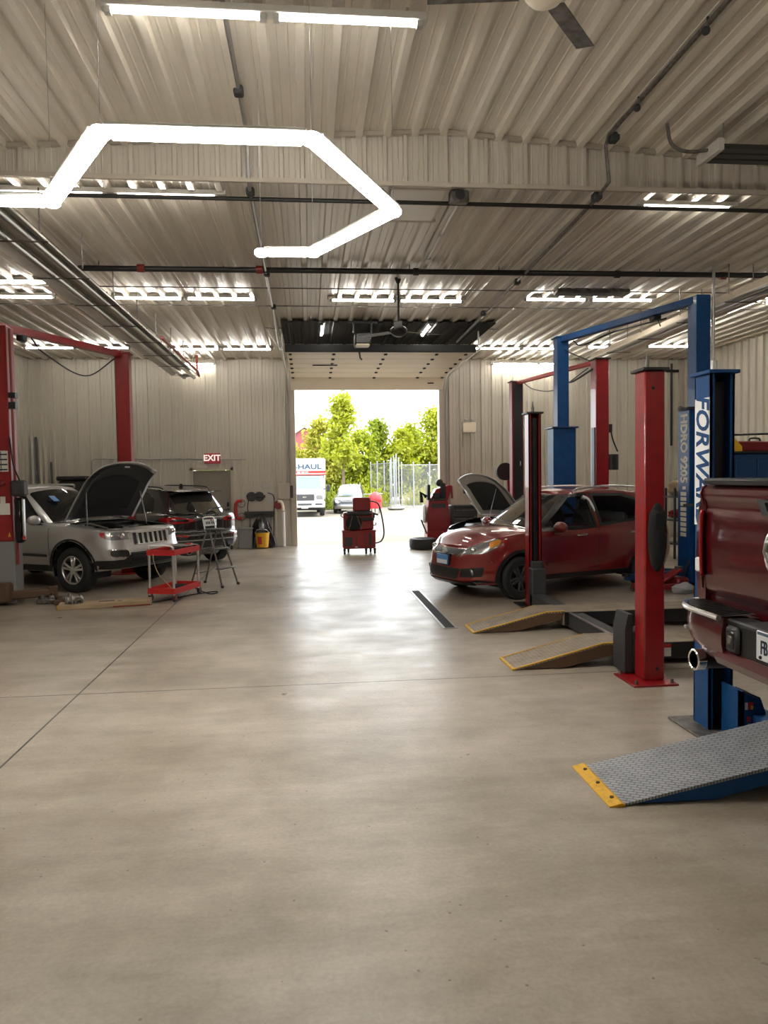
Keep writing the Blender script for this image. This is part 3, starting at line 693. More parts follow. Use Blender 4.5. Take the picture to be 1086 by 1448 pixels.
def patch(bvh, pts, d, off=.004, grid=.05, skirt=.012):
    """panel following the skin: outline of 3-D points thrown along d onto the body, raised by off, with turned edges"""
    d = Vector(d).normalized(); u = d.cross(Vector((0,0,1)))
    if u.length < .1: u = Vector((0,1,0))
    u.normalize(); w = u.cross(d)
    q = [Vector((Vector(p).dot(u), Vector(p).dot(w))) for p in pts]; P2 = []
    for i, a in enumerate(q):                                # subdivide edges
        b = q[(i+1) % len(q)]; n = max(1, int((b-a).length/grid))
        P2 += [a+(b-a)*k/n for k in range(n)]
    n0 = len(P2); ed = [(i, (i+1) % n0) for i in range(n0)]; poly = [tuple(p) for p in P2]
    x0, x1 = min(p[0] for p in poly), max(p[0] for p in poly); y0, y1 = min(p[1] for p in poly), max(p[1] for p in poly)
    ins = []
    for i in range(1, int((x1-x0)/grid)+1):
        for j in range(1, int((y1-y0)/grid)+1):
            p = (x0+i*grid, y0+j*grid)
            if in_poly(p, poly) and min((Vector(p)-b).length for b in P2) > grid*.45: ins.append(Vector(p))
    vs, es, fs, *_ = delaunay_2d_cdt(P2+ins, ed, [], 1, 1e-6)
    V = []; far = -d*4; base = Vector(pts[0]); base = base-u*base.dot(u)-w*base.dot(w)
    for p in vs:
        o = u*p.x+w*p.y+base*0; o = o + d*Vector(pts[0]).dot(d) + far
        loc, nrm, i, dist = bvh.ray_cast(o, d)
        if loc is None: loc, nrm, i, dist = bvh.find_nearest(o-far)
        if nrm.dot(d) > 0: nrm = -nrm
        V.append(loc+nrm*off)
    mb = MB(); mb.add(V, [tuple(f) for f in fs])
    cnt = {}
    for f_ in fs:
        for i in range(len(f_)):
            e = tuple(sorted((f_[i], f_[(i+1) % len(f_)]))); cnt[e] = cnt.get(e, 0)+1
    bd = [e for e, c in cnt.items() if c == 1]; ids = sorted({i for e in bd for i in e}); mp = {i: len(V)+k for k, i in enumerate(ids)}
    mb.v += [tuple(V[i]+d*(skirt+off)) for i in ids]; mb.f += [(a, b, mp[b], mp[a]) for a, b in bd]
    return mb
def rnd(pts, r, n=4):                                        # round the corners of a 3-D outline
    P = [Vector(p) for p in pts]; out = []
    for i in range(len(P)):
        a, b, c = P[i-1], P[i], P[(i+1) % len(P)]; r1 = min(r, (a-b).length*.45); r2 = min(r, (c-b).length*.45)
        s, e = b+(a-b).normalized()*r1, b+(c-b).normalized()*r2
        for k in range(n+1):
            t = k/n; out.append(s*(1-t)**2+b*2*t*(1-t)+e*t*t)
    return out
def bandp(pts, w, up=(0,0,1)):                               # closed outline of a ribbon round a 3-D polyline, widened across "across"
    P = [Vector(p) for p in pts]; L, Rr = [], []
    for i, p in enumerate(P):
        t = (P[min(i+1, len(P)-1)]-P[max(i-1, 0)]).normalized(); s = Vector(up).cross(t).normalized()*w/2
        L.append(p+s); Rr.append(p-s)
    return L + Rr[::-1]
def ring(bv, q, w, up, d, off, skirt):                        # frame of ribbons along every edge of an outline
    mb = MB()
    for i in range(len(q)):
        a, b = Vector(q[i]), Vector(q[(i+1) % len(q)]); e = (b-a).normalized()*w*.4
        mb.merge(patch(bv, bandp([a-e, b+e], w, up), d, off, .05, skirt))
    return mb
def arcp(cx, cz, r, a0, a1, y, n=28): return [(cx+r*cos(a0+(a1-a0)*k/n), y, cz+r*sin(a0+(a1-a0)*k/n)) for k in range(n+1)]
SIDE = {1: (0,-1,0), -1: (0,1,0)}                            # throw direction for the left (+y) and right side
def wheel(parent, loc, r, w, rr, side, rim_mat, spokes=5, sw=.075, tyre='rubber'):
    """tyre and alloy rim; axle along y, outer face towards side*y"""
    m = Matrix.Translation(loc) @ Matrix.Rotation(-side*pi/2, 4, 'X')
    h = w/2
    prof = [(rr-.01,-h*.8),(rr+.01,-h*.95),(r*.86,-h*1.0),(r*.95,-h*.88),(r*.99,-h*.66),(r,-h*.4),(r,h*.4),(r*.99,h*.66),(r*.95,h*.88),(r*.86,h*1.0),(rr+.015,h*.97),(rr-.005,h*.85)]
    t = obj('wheel', MB().lathe(prof, 48, m), M[tyre], parent)
    mb = MB().lathe([(rr*.93,-h*.7),(rr,-h*.8),(rr+.012,h*.86),(rr-.008,h*.92),(rr-.025,h*.80),(rr*.92,h*.25),(rr*.93,-h*.7)], 48, m)
    for k in range(spokes):
        a = 2*pi*k/spokes+.3
        for q in ((-1, 1) if spokes == 5 else (0,)):
            p0 = (cos(a+q*.20)*.05, sin(a+q*.20)*.05, h*.72); p1 = (cos(a+q*.19)*rr*.97, sin(a+q*.19)*rr*.97, h*.70)
            s = MB().bar(p0, p1, sw*.52, .035, bev=.008); mb.merge(s, m)
    mb.lathe([(.001,h*.78),(.03,h*.80),(.065,h*.76),(.075,h*.5),(.001,h*.5)], 20, m)
    for k in range(5):
        a = 2*pi*k/5; mb.lathe([(.001,h*.82),(.01,h*.82),(.012,h*.7)],8,m @ Matrix.Translation((.045*cos(a),.045*sin(a),0)))
    obj('rim', mb, M[rim_mat], t)
    obj('brake_disc', MB().lathe([(.001,h*.1),(rr*.75,h*.1),(rr*.75,h*.02),(.001,h*.02)], 32, m).lathe([(.001,-h*.6),(rr*.95,-h*.6)],32,m), M['dull_steel'], t)
    return t
def arch_liner(parent, cx, cz, Rw, y0, y1):
    n = 24
    for s in (1, -1):
        mb = MB()
        vs = []
        for k in range(n+1):
            a = -.35+(pi+.7)*k/n
            vs += [(cx+Rw*cos(a), s*y0, cz+Rw*sin(a)), (cx+Rw*cos(a), s*y1, cz+Rw*sin(a))]
        mb.add(vs, [(2*k, 2*k+2, 2*k+3, 2*k+1) for k in range(n)])
        mb.add([(cx+Rw*cos(-.35+(pi+.7)*k/n), s*y0, cz+Rw*sin(-.35+(pi+.7)*k/n)) for k in range(n+1)], [tuple(range(n+1))])
        obj('wheel_well', mb, M['black_matte'], parent, norm=False)
def fit_body(t, o, paint):
    mb = shell(o); obj('body', mb, M[paint], t, smooth=50, weld=True); bv = bvh_of(mb)
    return bv
def mirror(parent, side, loc, mt):
    mb = MB(); mb.sphere((0,0,0), 1, 18, 12, (.07,.13,.085)); v = [(min(p[0],.07) if p[0] > -.045 else -.045, p[1], p[2]) for p in mb.v]; mb.v = [(loc[0]+a, loc[1]+side*.06+b, loc[2]+c) for a, b, c in v]
    o = obj('mirror', mb, M[mt], parent)
    obj('mirror_arm', MB().bar((loc[0], loc[1]-side*.12, loc[2]-.07), (loc[0], loc[1]+side*.04, loc[2]-.065), .05, .03, bev=.01), M['black'], o)
    return o

# ---- red hatchback crossover, front three-quarter
def sx4():
    t = thing('hatchback_car', 'dark red hatchback parked nose out behind black lift post', 'car', (3.93,11.78,0), R(201.0))
    ax = 1.25
    pw = [(x, z) for x, z in [(.78,1.0),(.70,1.08),(.12,1.48),(-.02,1.50),(-.17,1.50),(-.19,1.02)]]
    pr_ = [(-.30,1.04),(-.27,1.50),(-.90,1.49),(-1.22,1.40),(-1.28,1.12)]
    o = dict(plan=[(2.08,0),(2.07,.25),(2.02,.47),(1.88,.66),(1.62,.80),(1.2,.86),(.4,.875),(-.6,.875),(-1.4,.86),(-1.82,.78),(-1.99,.60),(-2.04,.3),(-2.05,0)],
        zb=[(-2.05,.42),(-1.7,.30),(-1.25,.26),(1.3,.26),(1.75,.24),(2.08,.23)], zs=[(-2.05,1.06),(-1.5,1.10),(-.6,1.04),(.3,1.0),(1.0,.98),(1.45,.93),(1.8,.85),(1.98,.79),(2.08,.755)],
        crown=[(2.08,.03),(1.8,.07),(1.4,.09),(1.0,.07),(.5,.02),(-2.05,.03)], nose=[(0,.09),(.12,.01),(.3,.0),(.55,.03),(.75,.05),(.9,.10),(1,.17)], tail=[(0,.1),(.3,0),(.6,.02),(1,.10)],
        side=[(0,.95),(.25,.985),(.55,1.0),(.8,.985),(.93,.95),(1,.91)], arch=.372, wheels=[(ax,.325),(-ax,.325)], flare=.025,
        gh=dict(plan=[(1.12,0),(1.10,.3),(.98,.58),(.72,.76),(.2,.82),(-.7,.82),(-1.5,.78),(-1.86,.64),(-1.95,.35),(-1.96,0)], roof_x=(.12,-1.78), roof=[(-1.8,1.46),(-1.3,1.525),(-.5,1.565),(-.1,1.555),(.14,1.52)], tumble=.72, rc=.045),
        cut=[pw, pr_])
    bv = fit_body(t, o, 'red_paint')
    # glass
    g = obj('windshield', patch(bv, rnd([(1.02,-.66,1.03),(1.10,-.3,1.04),(1.10,.3,1.04),(1.02,.66,1.03),(.17,.49,1.50),(.14,0,1.52),(.17,-.49,1.50)],.05), (-.75,0,-.66), .004), M['windshield_glass'], t)
    obj('wiper', MB().tube([(1.08,.42,1.075),(1.02,0.02,1.125),(.98,-.18,1.15)],.010,6).tube([(1.07,-.30,1.08),(1.02,-.5,1.10),(.94,-.62,1.12)],.010,6), M['black'], g)
    bv2 = bvh_of(shell({**o, 'cut': []}))
    for s in (1, -1):
        for nm, p in (('front_window', pw), ('rear_window', pr_)):
            q = [(x, s, z) for x, z in p]
            w = obj(nm, patch(bv2, q, SIDE[s], .004), M['glass_clear'], t)
            obj('window_trim', ring(bv2, q, .045, (0,1,0), SIDE[s], .008, .02), M['black'], w)
    obj('rear_glass', patch(bv, rnd([(-1.9,-.55,1.12),(-1.9,.55,1.12),(-1.8,.45,1.42),(-1.8,-.45,1.42)],.05), (1,0,-.2)), M['glass_dark'], t)
    # lamps, grille, bumper
    for s in (1, -1):
        hl = [(2.0,s*.40,.665),(2.0,s*.46,.745),(1.86,s*.66,.845),(1.68,s*.79,.905),(1.58,s*.82,.89),(1.63,s*.83,.81),(1.82,s*.74,.70)]
        h = obj('headlight', patch(bv, rnd(hl,.04), (-.75,-s*.66,0), .006, .03), M['lamp_clear'], t)
        obj('turn_lamp', patch(bv, rnd([(1.76,s*.75,.85),(1.66,s*.80,.892),(1.60,s*.82,.88),(1.64,s*.83,.825),(1.76,s*.77,.765)],.02), (-.75,-s*.66,0), .010, .03), M['lamp_amber'], h)
        obj('lens', MB().sphere((1.875,s*.55,.735),.045,14,8), M['chrome'], h)
        f_ = obj('fog_recess', patch(bv, rnd([(2.0,s*.42,.47),(1.85,s*.72,.50),(1.87,s*.70,.36),(2.0,s*.40,.34)],.03), (-1,-s*.25,0), .004, .04), M['black'], t)
        obj('fog_lamp', MB().lathe([(.001,.01),(.045,.008),(.052,-.005),(.001,-.02)],18,frame((1.945,s*.575,.42),(0,1,0),(.2,0,1))), M['lamp_clear'], f_)
        for q in (ax, -ax):
            wheel(t, (q,s*.765,.318), .318, .205, .205, s, 'charcoal')
            obj('arch_trim', patch(bv, bandp(arcp(q,.325,.385,-.25,pi+.25,s*.9), .06, (0,1,0)), SIDE[s], .008, .05), M['black'], t)
        mirror(t, s, (.60,s*.89,1.04), 'red_paint')
        for x0, nm in ((.96,'door_seam'),(-.23,'door_seam'),(-1.22,'door_seam')):
            obj(nm, patch(bv, bandp([(x0,s,.34),(x0+.01,s,.7),(x0-.04,s,1.02)], .010, (0,1,0)), SIDE[s], .0015, .06), M['black'], t)
        for x0 in (.12, -.98):
            obj('door_handle', MB().tube(smooth_pts([(x0-.10,s*.868,.905),(x0-.08,s*.905,.91),(x0+.08,s*.905,.905),(x0+.10,s*.868,.90)],4),.014,8), M['chrome' if s == 1 else 'black'], t)
        obj('side_molding', patch(bv, bandp([(.8,s,.50),(-1.0,s,.53)], .03, (0,1,0)), SIDE[s], .012, .06), M['red_paint'], t)
        obj('sill', patch(bv, [(.84,s,.27),(.84,s,.335),(-.84,s,.335),(-.84,s,.27)], SIDE[s], .012, .05), M['black'], t)
        obj('roof_rail', MB().tube(smooth_pts([(.05,s*.57,1.545),(-.1,s*.575,1.605),(-.7,s*.58,1.63),(-1.4,s*.56,1.60),(-1.6,s*.54,1.545)],6),.016,8), M['alu'], t)
        obj('tail_lamp', patch(bv, rnd([(-1.95,s*.6,1.0),(-1.75,s*.8,1.0),(-1.78,s*.8,.82),(-1.97,s*.6,.82)],.03), (.7,-s*.7,0), .006, .04), M['lamp_red'], t)
    gr = obj('grille', patch(bv, rnd([(2.1,-.43,.735),(2.1,-.36,.665),(2.1,.36,.665),(2.1,.43,.735),(2.1,.38,.755),(2.1,-.38,.755)],.02), (-1,0,-.1), .005, .03), M['black'], t)
    obj('grille_bar', patch(bv, bandp([(2.1,-.45,.775),(2.1,-.36,.655),(2.1,.36,.655),(2.1,.45,.775)], .022, (1,0,0)), (-1,0,0), .012, .03), M['chrome'], gr)
    mb = MB()
    for q in (1,-1):
        mb.bar((2.03,-.05,.705+q*.028),(2.03,.05,.705),.03,.022); mb.bar((2.03,q*.05,.70),(2.03,-q*.02,.705+q*.055),.03,.022)
    obj('emblem', mb, M['light_grey'], gr)
    pl = obj('license_plate', MB().bb((2.072,-.155,.505),(2.087,.155,.655),.008), M['plate_blue'], t)
    obj('lettering', MB().bb((2.08,-.145,.515),(2.089,.145,.575)), M['plate_white'], pl)
    obj('plate_mount', MB().bb((2.03,-.17,.49),(2.075,.17,.67),.006), M['black'], t)
    obj('intake', patch(bv, rnd([(2.1,-.56,.47),(2.1,-.5,.31),(2.1,.36,.31),(2.1,.42,.47)],.04), (-1,0,0), .004, .04), M['black'], t)
    obj('lip', patch(bv, [(2.1,-.83,.235),(2.1,-.83,.275),(2.1,-.3,.285),(2.1,.3,.285),(2.1,.83,.275),(2.1,.83,.235)], (-1,0,0), .018, .05), M['black'], t)
    obj('bumper_crease', patch(bv, bandp([(2.0,.30,.555),(1.9,.62,.565),(1.75,.78,.575)], .018, (1,0,0)), (-.9,-.4,0), .010, .04), M['red_paint'], t)
    arch_liner(t, ax, .325, .372, .52, .84); arch_liner(t, -ax, .325, .372, .52, .84)
    # interior seen through the driver's window
    st = MB()
    for y in (.36,-.36):
        st.box((-.05,y,.62),(.52,.48,.18),.06).box((-.36,y,.95),(.16,.46,.62),.07).box((-.42,y,1.33),(.10,.26,.18),.04)
    st.box((-1.05,0,.9),(.2,1.2,.6),.06); obj('seat', st, M['seat'], t)
    obj('pillar_trim', MB().tube(smooth_pts([(-.24,.76,1.02),(-.25,.71,1.25),(-.2,.64,1.42),(-.12,.60,1.47)],5),.035,8), M['bright_white'], t)
    obj('steering_wheel', MB().tube([(.42+.05*sin(a),.36+.18*cos(a),1.02+.17*sin(a)) for a in np.linspace(0,2*pi,21)],.014,6), M['black'], t)
    obj('dashboard', MB().bb((.5,-.72,.72),(.95,.72,1.0),.06), M['black_matte'], t)
    return t
sx4()

# ---- silver SUV with open hood
def jeep():
    t = thing('suv_car', 'silver suv with raised hood parked beside left red lift post', 'car', (-4.66,14.13,0), R(-30.2))
    ax = 1.457
    o = dict(plan=[(2.32,0),(2.31,.35),(2.27,.62),(2.16,.82),(1.9,.93),(1.4,.965),(.4,.965),(-.8,.965),(-1.8,.95),(-2.25,.85),(-2.42,.55),(-2.46,0)],
        zb=[(-2.46,.45),(-2.0,.36),(-1.4,.33),(1.5,.33),(1.9,.36),(2.32,.38)], zs=[(-2.46,1.14),(-1.5,1.19),(-.6,1.17),(.6,1.13),(1.05,1.10),(1.6,1.06),(2.1,1.02),(2.32,1.0)],
        crown=[(2.32,.01),(2.1,.03),(1.6,.05),(1.0,.05),(.5,.02),(-2.46,.03)], nose=[(0,.12),(.15,.03),(.3,0),(.5,.02),(.65,.05),(1,.09)], tail=[(0,.1),(.3,0),(.6,.03),(1,.10)],
        side=[(0,.94),(.3,.975),(.6,1.0),(.82,.985),(.94,.955),(1,.92)], arch=.455, wheels=[(ax,.40),(-ax,.40)], flare=.035, bay=(1.12,2.06,.72),
        gh=dict(plan=[(1.02,0),(1.0,.35),(.88,.66),(.62,.82),(.1,.88),(-1.0,.88),(-1.9,.84),(-2.2,.68),(-2.3,.35),(-2.32,0)], roof_x=(.05,-2.05), roof=[(-2.1,1.64),(-1.3,1.715),(-.4,1.735),(.08,1.70)], tumble=.73, rc=.04))
    bv = fit_body(t, o, 'silver_paint')
    w = obj('windshield', patch(bv, rnd([(.94,-.72,1.12),(1.02,-.35,1.13),(1.02,.35,1.13),(.94,.72,1.12),(.11,.56,1.68),(.07,0,1.70),(.11,-.56,1.68)],.06), (-.7,0,-.7)), M['glass_dark'], t)
    obj('sticker', MB().merge(MB().bb((-.06,-.08,0),(.06,.08,.004)), frame((.40,-.33,1.535),(0,1,0),(-.82,0,.57))), M['plate_blue'], w)
    for s in (1, -1):
        for nm, p in (('front_window', [(.66,1.13),(.02,1.62),(-.28,1.64),(-.30,1.16)]), ('rear_window', [(-.38,1.17),(-.36,1.64),(-1.05,1.63),(-1.22,1.2)]), ('quarter_window', [(-1.3,1.21),(-1.15,1.62),(-1.75,1.58),(-1.92,1.24)])):
            obj(nm, patch(bv, rnd([(x,s,z) for x, z in p],.04), SIDE[s], .004), M['glass_dark'], t)
        hl = [(2.3,s*.46,.86),(2.3,s*.48,.985),(2.16,s*.78,.995),(2.02,s*.90,.99),(2.04,s*.91,.92),(2.16,s*.80,.865)]
        h = obj('headlight', patch(bv, rnd(hl,.03), (-.8,-s*.6,0), .006, .03), M['lamp_clear'], t)
        obj('turn_lamp', patch(bv, rnd([(2.08,s*.86,.99),(2.01,s*.905,.99),(2.035,s*.91,.925),(2.11,s*.86,.885)],.015), (-.6,-s*.8,0), .010, .03), M['lamp_red'], h)
        for yy in (.62,.74): obj('lens', MB().sphere((2.215-.10*(yy>.7),s*yy,.93),.045,14,8), M['chrome'], h)
        f_ = obj('fog_bezel', patch(bv, rnd([(2.25,s*.50,.70),(2.1,s*.82,.72),(2.12,s*.82,.59),(2.25,s*.50,.57)],.04), (-1,-s*.3,0), .008, .03), M['chrome'], t)
        obj('fog_recess', patch(bv, rnd([(2.25,s*.52,.685),(2.12,s*.80,.705),(2.13,s*.80,.605),(2.25,s*.52,.585)],.04), (-1,-s*.3,0), .012, .03), M['black'], f_)
        obj('fog_lamp', MB().sphere((2.2,s*.69,.64),.035,12,8), M['lamp_clear'], f_)
        for q in (ax, -ax):
            wheel(t, (q,s*.845,.375), .375, .25, .235, s, 'alu')
            obj('arch_trim', patch(bv, bandp(arcp(q,.40,.468,-.05,pi+.05,s), .045, (0,1,0)), SIDE[s], .012, .05), M['charcoal'] if False else M['black'], t)
        mirror(t, s, (.72,s*.98,1.19), 'silver_paint')
        for x0 in (.95,-.34,-1.2): obj('door_seam', patch(bv, bandp([(x0,s,.45),(x0,s,.8),(x0-.03,s,1.12)], .011, (0,1,0)), SIDE[s], .0015, .06), M['black'], t)
        obj('side_molding', patch(bv, bandp([(.88,s,.60),(-.9,s,.62)], .045, (0,1,0)), SIDE[s], .015, .06), M['charcoal'], t)
        obj('sill', patch(bv, [(1.0,s,.34),(1.0,s,.44),(-1.0,s,.44),(-1.0,s,.34)], SIDE[s], .01, .05), M['black'], t)
        for x0 in (.0,-.95): obj('door_handle', MB().tube(smooth_pts([(x0-.1,s*.955,.98),(x0-.08,s*1.0,.99),(x0+.08,s*1.0,.98),(x0+.1,s*.955,.97)],4),.015,8), M['silver_paint'], t)
        obj('roof_rail', MB().tube(smooth_pts([(-.1,s*.60,1.72),(-.25,s*.61,1.775),(-1.6,s*.61,1.765),(-1.8,s*.60,1.69)],6),.017,8), M['alu'], t)
    gr = obj('grille', patch(bv, rnd([(2.4,-.50,.94),(2.4,-.46,.75),(2.4,.46,.75),(2.4,.50,.94),(2.4,.46,.975),(2.4,-.46,.975)],.03), (-1,0,0), .006, .03), M['silver_paint'], t)
    for k in range(7):
        y = -.36+.12*k; z0, z1 = .775, .955
        sl = obj('slot', patch(bv, rnd([(2.4,y-.036,z0),(2.4,y-.042,z1),(2.4,y+.042,z1),(2.4,y+.036,z0)],.015), (-1,0,0), .012, .03), M['black_matte'], gr)
    mb = MB()
    for k in range(7):
        y = -.36+.12*k; q = [(2.4,y-.038,.77),(2.4,y-.044,.96),(2.4,y+.044,.96),(2.4,y+.038,.77)]
        mb.merge(ring(bv, q, .014, (1,0,0), (-1,0,0), .018, .012))
    obj('slot_trim', mb, M['chrome'], gr)
    obj('lower_fascia', patch(bv, [(2.4,-.98,.40),(2.4,-.96,.54),(2.4,-.62,.545),(2.4,-.50,.62),(2.4,.50,.62),(2.4,.62,.545),(2.4,.96,.54),(2.4,.98,.40)], (-1,0,0), .012, .05), M['black'], t)
    obj('intake', patch(bv, rnd([(2.4,-.44,.60),(2.4,-.5,.46),(2.4,.5,.46),(2.4,.44,.60)],.03), (-1,0,0), .02, .05), M['black_matte'], t)
    obj('bumper_edge', patch(bv, bandp([(2.4,-.5,.635),(2.4,.5,.635)], .02, (1,0,0)), (-1,0,0), .02, .05), M['charcoal'], t)
    arch_liner(t, ax, .40, .455, .55, .93); arch_liner(t, -ax, .40, .455, .55, .93)
    # engine bay
    mb = MB().bb((1.1,-.74,.55),(2.06,.74,.60)).bb((1.08,-.74,.55),(1.12,.74,1.10)).bb((1.1,-.74,.55),(2.0,-.70,1.0)).bb((1.1,.70,.55),(2.0,.74,1.0)).bb((2.04,-.66,.55),(2.08,.66,.98)); obj('engine_bay', mb, M['black_matte'], t)
    mb = MB().bb((1.3,-.28,.6),(1.95,.28,1.0),.05).bb((1.35,-.2,1.0),(1.85,.2,1.06),.02).bb((1.25,.36,.6),(1.6,.68,1.03),.03).bb((1.72,.3,.6),(2.0,.64,.99),.04)
    mb.bb((1.5,-.7,.7),(1.8,-.4,1.04),.03).tube(smooth_pts([(1.4,-.5,1.03),(1.7,-.35,1.1),(2.05,-.45,1.02)],6),.035,8).tube(smooth_pts([(1.25,.1,1.05),(1.5,.4,1.1),(2.0,.25,1.05)],6),.025,8); obj('engine', mb, M['black'], t)
    mb = MB().cyl((2.0,-.3,1.0),(2.0,-.3,1.05),.05).cyl((1.3,-.6,1.0),(1.3,-.6,1.10),.06).bb((1.95,.0,1.0),(2.12,.3,1.035),.01).tube([(1.3,-.2,1.07),(1.9,-.25,1.07)],.012,6).cyl((1.45,.55,1.03),(1.45,.55,1.07),.05)
    mb.tube(smooth_pts([(1.2,-.66,1.08),(1.5,-.62,1.12),(1.9,-.6,1.05)],6),.012,6).bb((1.9,-.62,.98),(2.08,-.45,1.04),.01); obj('engine_fitting', mb, M['alu'], t)
    obj('cross_brace', MB().bb((1.98,-.66,.99),(2.10,.66,1.025),.01), M['black'], t)
    # raised hood, hinged at the cowl
    ha = R(55); hz = Vector((1.10,0,1.16))
    def hood_pt(u, v, inner=0.0):
        y = (v*2-1); L = 1.20*(1-.10*abs(y)**2.5-.02*y*y); half = (.80-.02*u-.06*u**4); yy = y*half*(1-inner*.10)
        s = (.03+.0*inner)+u*L*(1-inner*.06)+inner*.02; z = .055*(1-y*y)*(.6+.4*u)-.10*max(0,u-.72)**1.5/.28**1.5*.7 - .035*abs(y)**6 - inner*.022
        return tuple(hz+Vector((s*cos(ha)-z*sin(ha), yy, s*sin(ha)+z*cos(ha))))
    mb = MB().grid(lambda u, v: hood_pt(u, v), 26, 26); n = len(mb.v)
    hd = obj('hood', mb, M['silver_paint'], t)
    sol = hd.modifiers.new('thickness', 'SOLIDIFY'); sol.thickness = .012; sol.offset = 0
    mb = MB().grid(lambda u, v: hood_pt(u, v, 1.0), 24, 24); o2 = obj('hood_frame', mb, M['charcoal'], hd)
    mb = MB().grid(lambda u, v: tuple(Vector(hood_pt(.16+.62*u*(1-.10*abs(2*v-1)**2), .12+.76*v, 1.0))+Vector((sin(ha),0,-cos(ha)))*.012), 16, 16); obj('hood_liner', mb, M['black_matte'], hd)
    obj('latch', MB().bb((0,0,0),(.04,.12,.03)).add([],[]), M['alu'], hd).location = Vector(hood_pt(.93,.47,1.0))
    obj('prop_rod', MB().cyl((1.55,.70,1.05), hood_pt(.55,.95,1.0), .012, 8).cyl((1.55,-.70,1.05), hood_pt(.55,.05,1.0), .012, 8), M['dull_steel'], t)
    return t
jeep()

# ---- black SUV, rear three-quarter
def cayenne():
    t = thing('suv_car', 'black suv seen from behind parked by the exit door', 'car', (-2.05,15.84,0), R(135.6))
    r_ = .95; f_ = .95+2.895
    o = dict(plan=[(4.86,0),(4.82,.5),(4.6,.82),(4.1,.96),(2.5,.965),(1.2,.97),(.6,.955),(.24,.87),(.07,.66),(.01,.35),(0,0)],
        zb=[(0,.40),(.5,.32),(1.5,.27),(4.2,.27),(4.86,.3)], zs=[(0,1.09),(.5,1.14),(1.2,1.15),(2.4,1.10),(3.3,1.08),(4.2,.98),(4.86,.80)],
        crown=[(4.86,.03),(4.2,.06),(3.4,.06),(3,.02),(0,.02)], nose=[(0,.1),(.4,0),(1,.12)], tail=[(0,.12),(.12,.03),(.30,-.03),(.42,-.03),(.52,.05),(.62,.06),(.85,.06),(1,.10)],
        side=[(0,.93),(.3,.98),(.6,1),(.82,.98),(.94,.95),(1,.90)], arch=.435, wheels=[(r_,.385),(f_,.385)], flare=.02,
        gh=dict(plan=[(3.5,0),(3.4,.5),(3.1,.78),(2.5,.86),(1.4,.86),(.65,.80),(.30,.62),(.16,.3),(.13,0)], roof_x=(2.55,.52), roof=[(.5,1.575),(1.2,1.65),(2.0,1.675),(2.55,1.65)], tumble=.74, rc=.035))
    bv = fit_body(t, o, 'black_paint')
    obj('rear_glass', patch(bv, rnd([(.2,-.66,1.17),(.12,-.3,1.14),(.12,.3,1.14),(.2,.66,1.17),(.5,.55,1.50),(.42,0,1.53),(.5,-.55,1.50)],.06), (.85,0,-.5), .004, .04), M['windshield_glass'], t)
    mb = MB()
    def spo(u, v):
        y = (2*v-1)*.62; a = 2*pi*u; x = .40+.10*abs(2*v-1)**3; return (x+.13*cos(a), y, 1.585+.018*sin(a)+.0*y)
    obj('spoiler', MB().grid(spo, 12, 20), M['black_gloss'], t)
    obj('wiper', MB().tube(smooth_pts([(.10,.0,1.17),(.16,-.15,1.21),(.19,-.42,1.235)],5),.014,6), M['black'], t)
    obj('antenna', MB().sphere((1.0,0,1.70),.06,12,8,(1.2,.4,.9)), M['black'], t)
    for s in (1,-1):
        l_ = obj('tail_lamp', patch(bv, rnd([(.1,s*.36,.965),(.1,s*.38,1.02),(.2,s*.78,1.075),(.5,s*.92,1.05),(.45,s*.94,.99),(.15,s*.80,.93)],.03), (.85,-s*.5,0), .008, .03), M['lamp_red'], t)
        obj('lamp_core', patch(bv, rnd([(.1,s*.50,.965),(.15,s*.76,.985),(.25,s*.86,.99),(.15,s*.76,1.03),(.1,s*.5,1.01)],.02), (.85,-s*.5,0), .012, .03), M['black_gloss'], l_)
        for p, nm in (([(2.75,1.12),(2.45,1.56),(1.95,1.60),(1.9,1.14)],'front_window'),([(1.82,1.14),(1.85,1.60),(1.2,1.57),(.92,1.42),(.85,1.19)],'rear_window')):
            obj(nm, patch(bv, rnd([(x,s,z) for x, z in p],.05), SIDE[s], .004), M['glass_dark'], t)
        obj('window_trim', patch(bv, bandp([(2.8,s,1.10),(1.8,s,1.12),(.9,s,1.165)], .02, (0,1,0)), SIDE[s], .006, .05), M['chrome'], t)
        for x0 in (1.45,2.4): obj('door_handle', MB().tube(smooth_pts([(x0-.1,s*.94,1.0),(x0-.08,s*.985,1.01),(x0+.08,s*.985,1.0),(x0+.1,s*.94,.99)],4),.014,8), M['chrome'], t)
        for x0 in (1.75,2.85): obj('door_seam', patch(bv, bandp([(x0,s,.4),(x0,s,1.1)], .01, (0,1,0)), SIDE[s], .0015, .06), M['black'], t)
        for q in (r_, f_):
            wheel(t, (q,s*.835,.375), .375, .27, .255, s, 'dull_steel')
        obj('roof_rail', MB().tube(smooth_pts([(2.5,s*.60,1.67),(2.3,s*.61,1.71),(1.0,s*.61,1.685),(.8,s*.59,1.62)],6),.014,8), M['black'], t)
        obj('reflector', patch(bv, rnd([(0,s*.56,.66),(0,s*.56,.69),(.1,s*.80,.71),(.1,s*.80,.68)],.01), (1,-s*.2,0), .006, .03), M['lamp_red'], t)
        obj('tail_pipe', MB().lathe([(.05,0),(.06,0),(.06,.2),(.05,.2)],18,frame((.02,s*.55,.36),(0,1,0),(0,0,1)),True), M['chrome'], t)
    obj('tailgate_strip', patch(bv, bandp([(.1,-.36,1.03),(.06,0,1.035),(.1,.36,1.03)], .012, (1,0,0)), (1,0,0), .008, .04), M['steel'], t)
    pl = obj('license_plate', MB().bb((.012,-.16,.86),(.03,.16,1.0),.006), M['plate_white'], t)
    mb = MB()
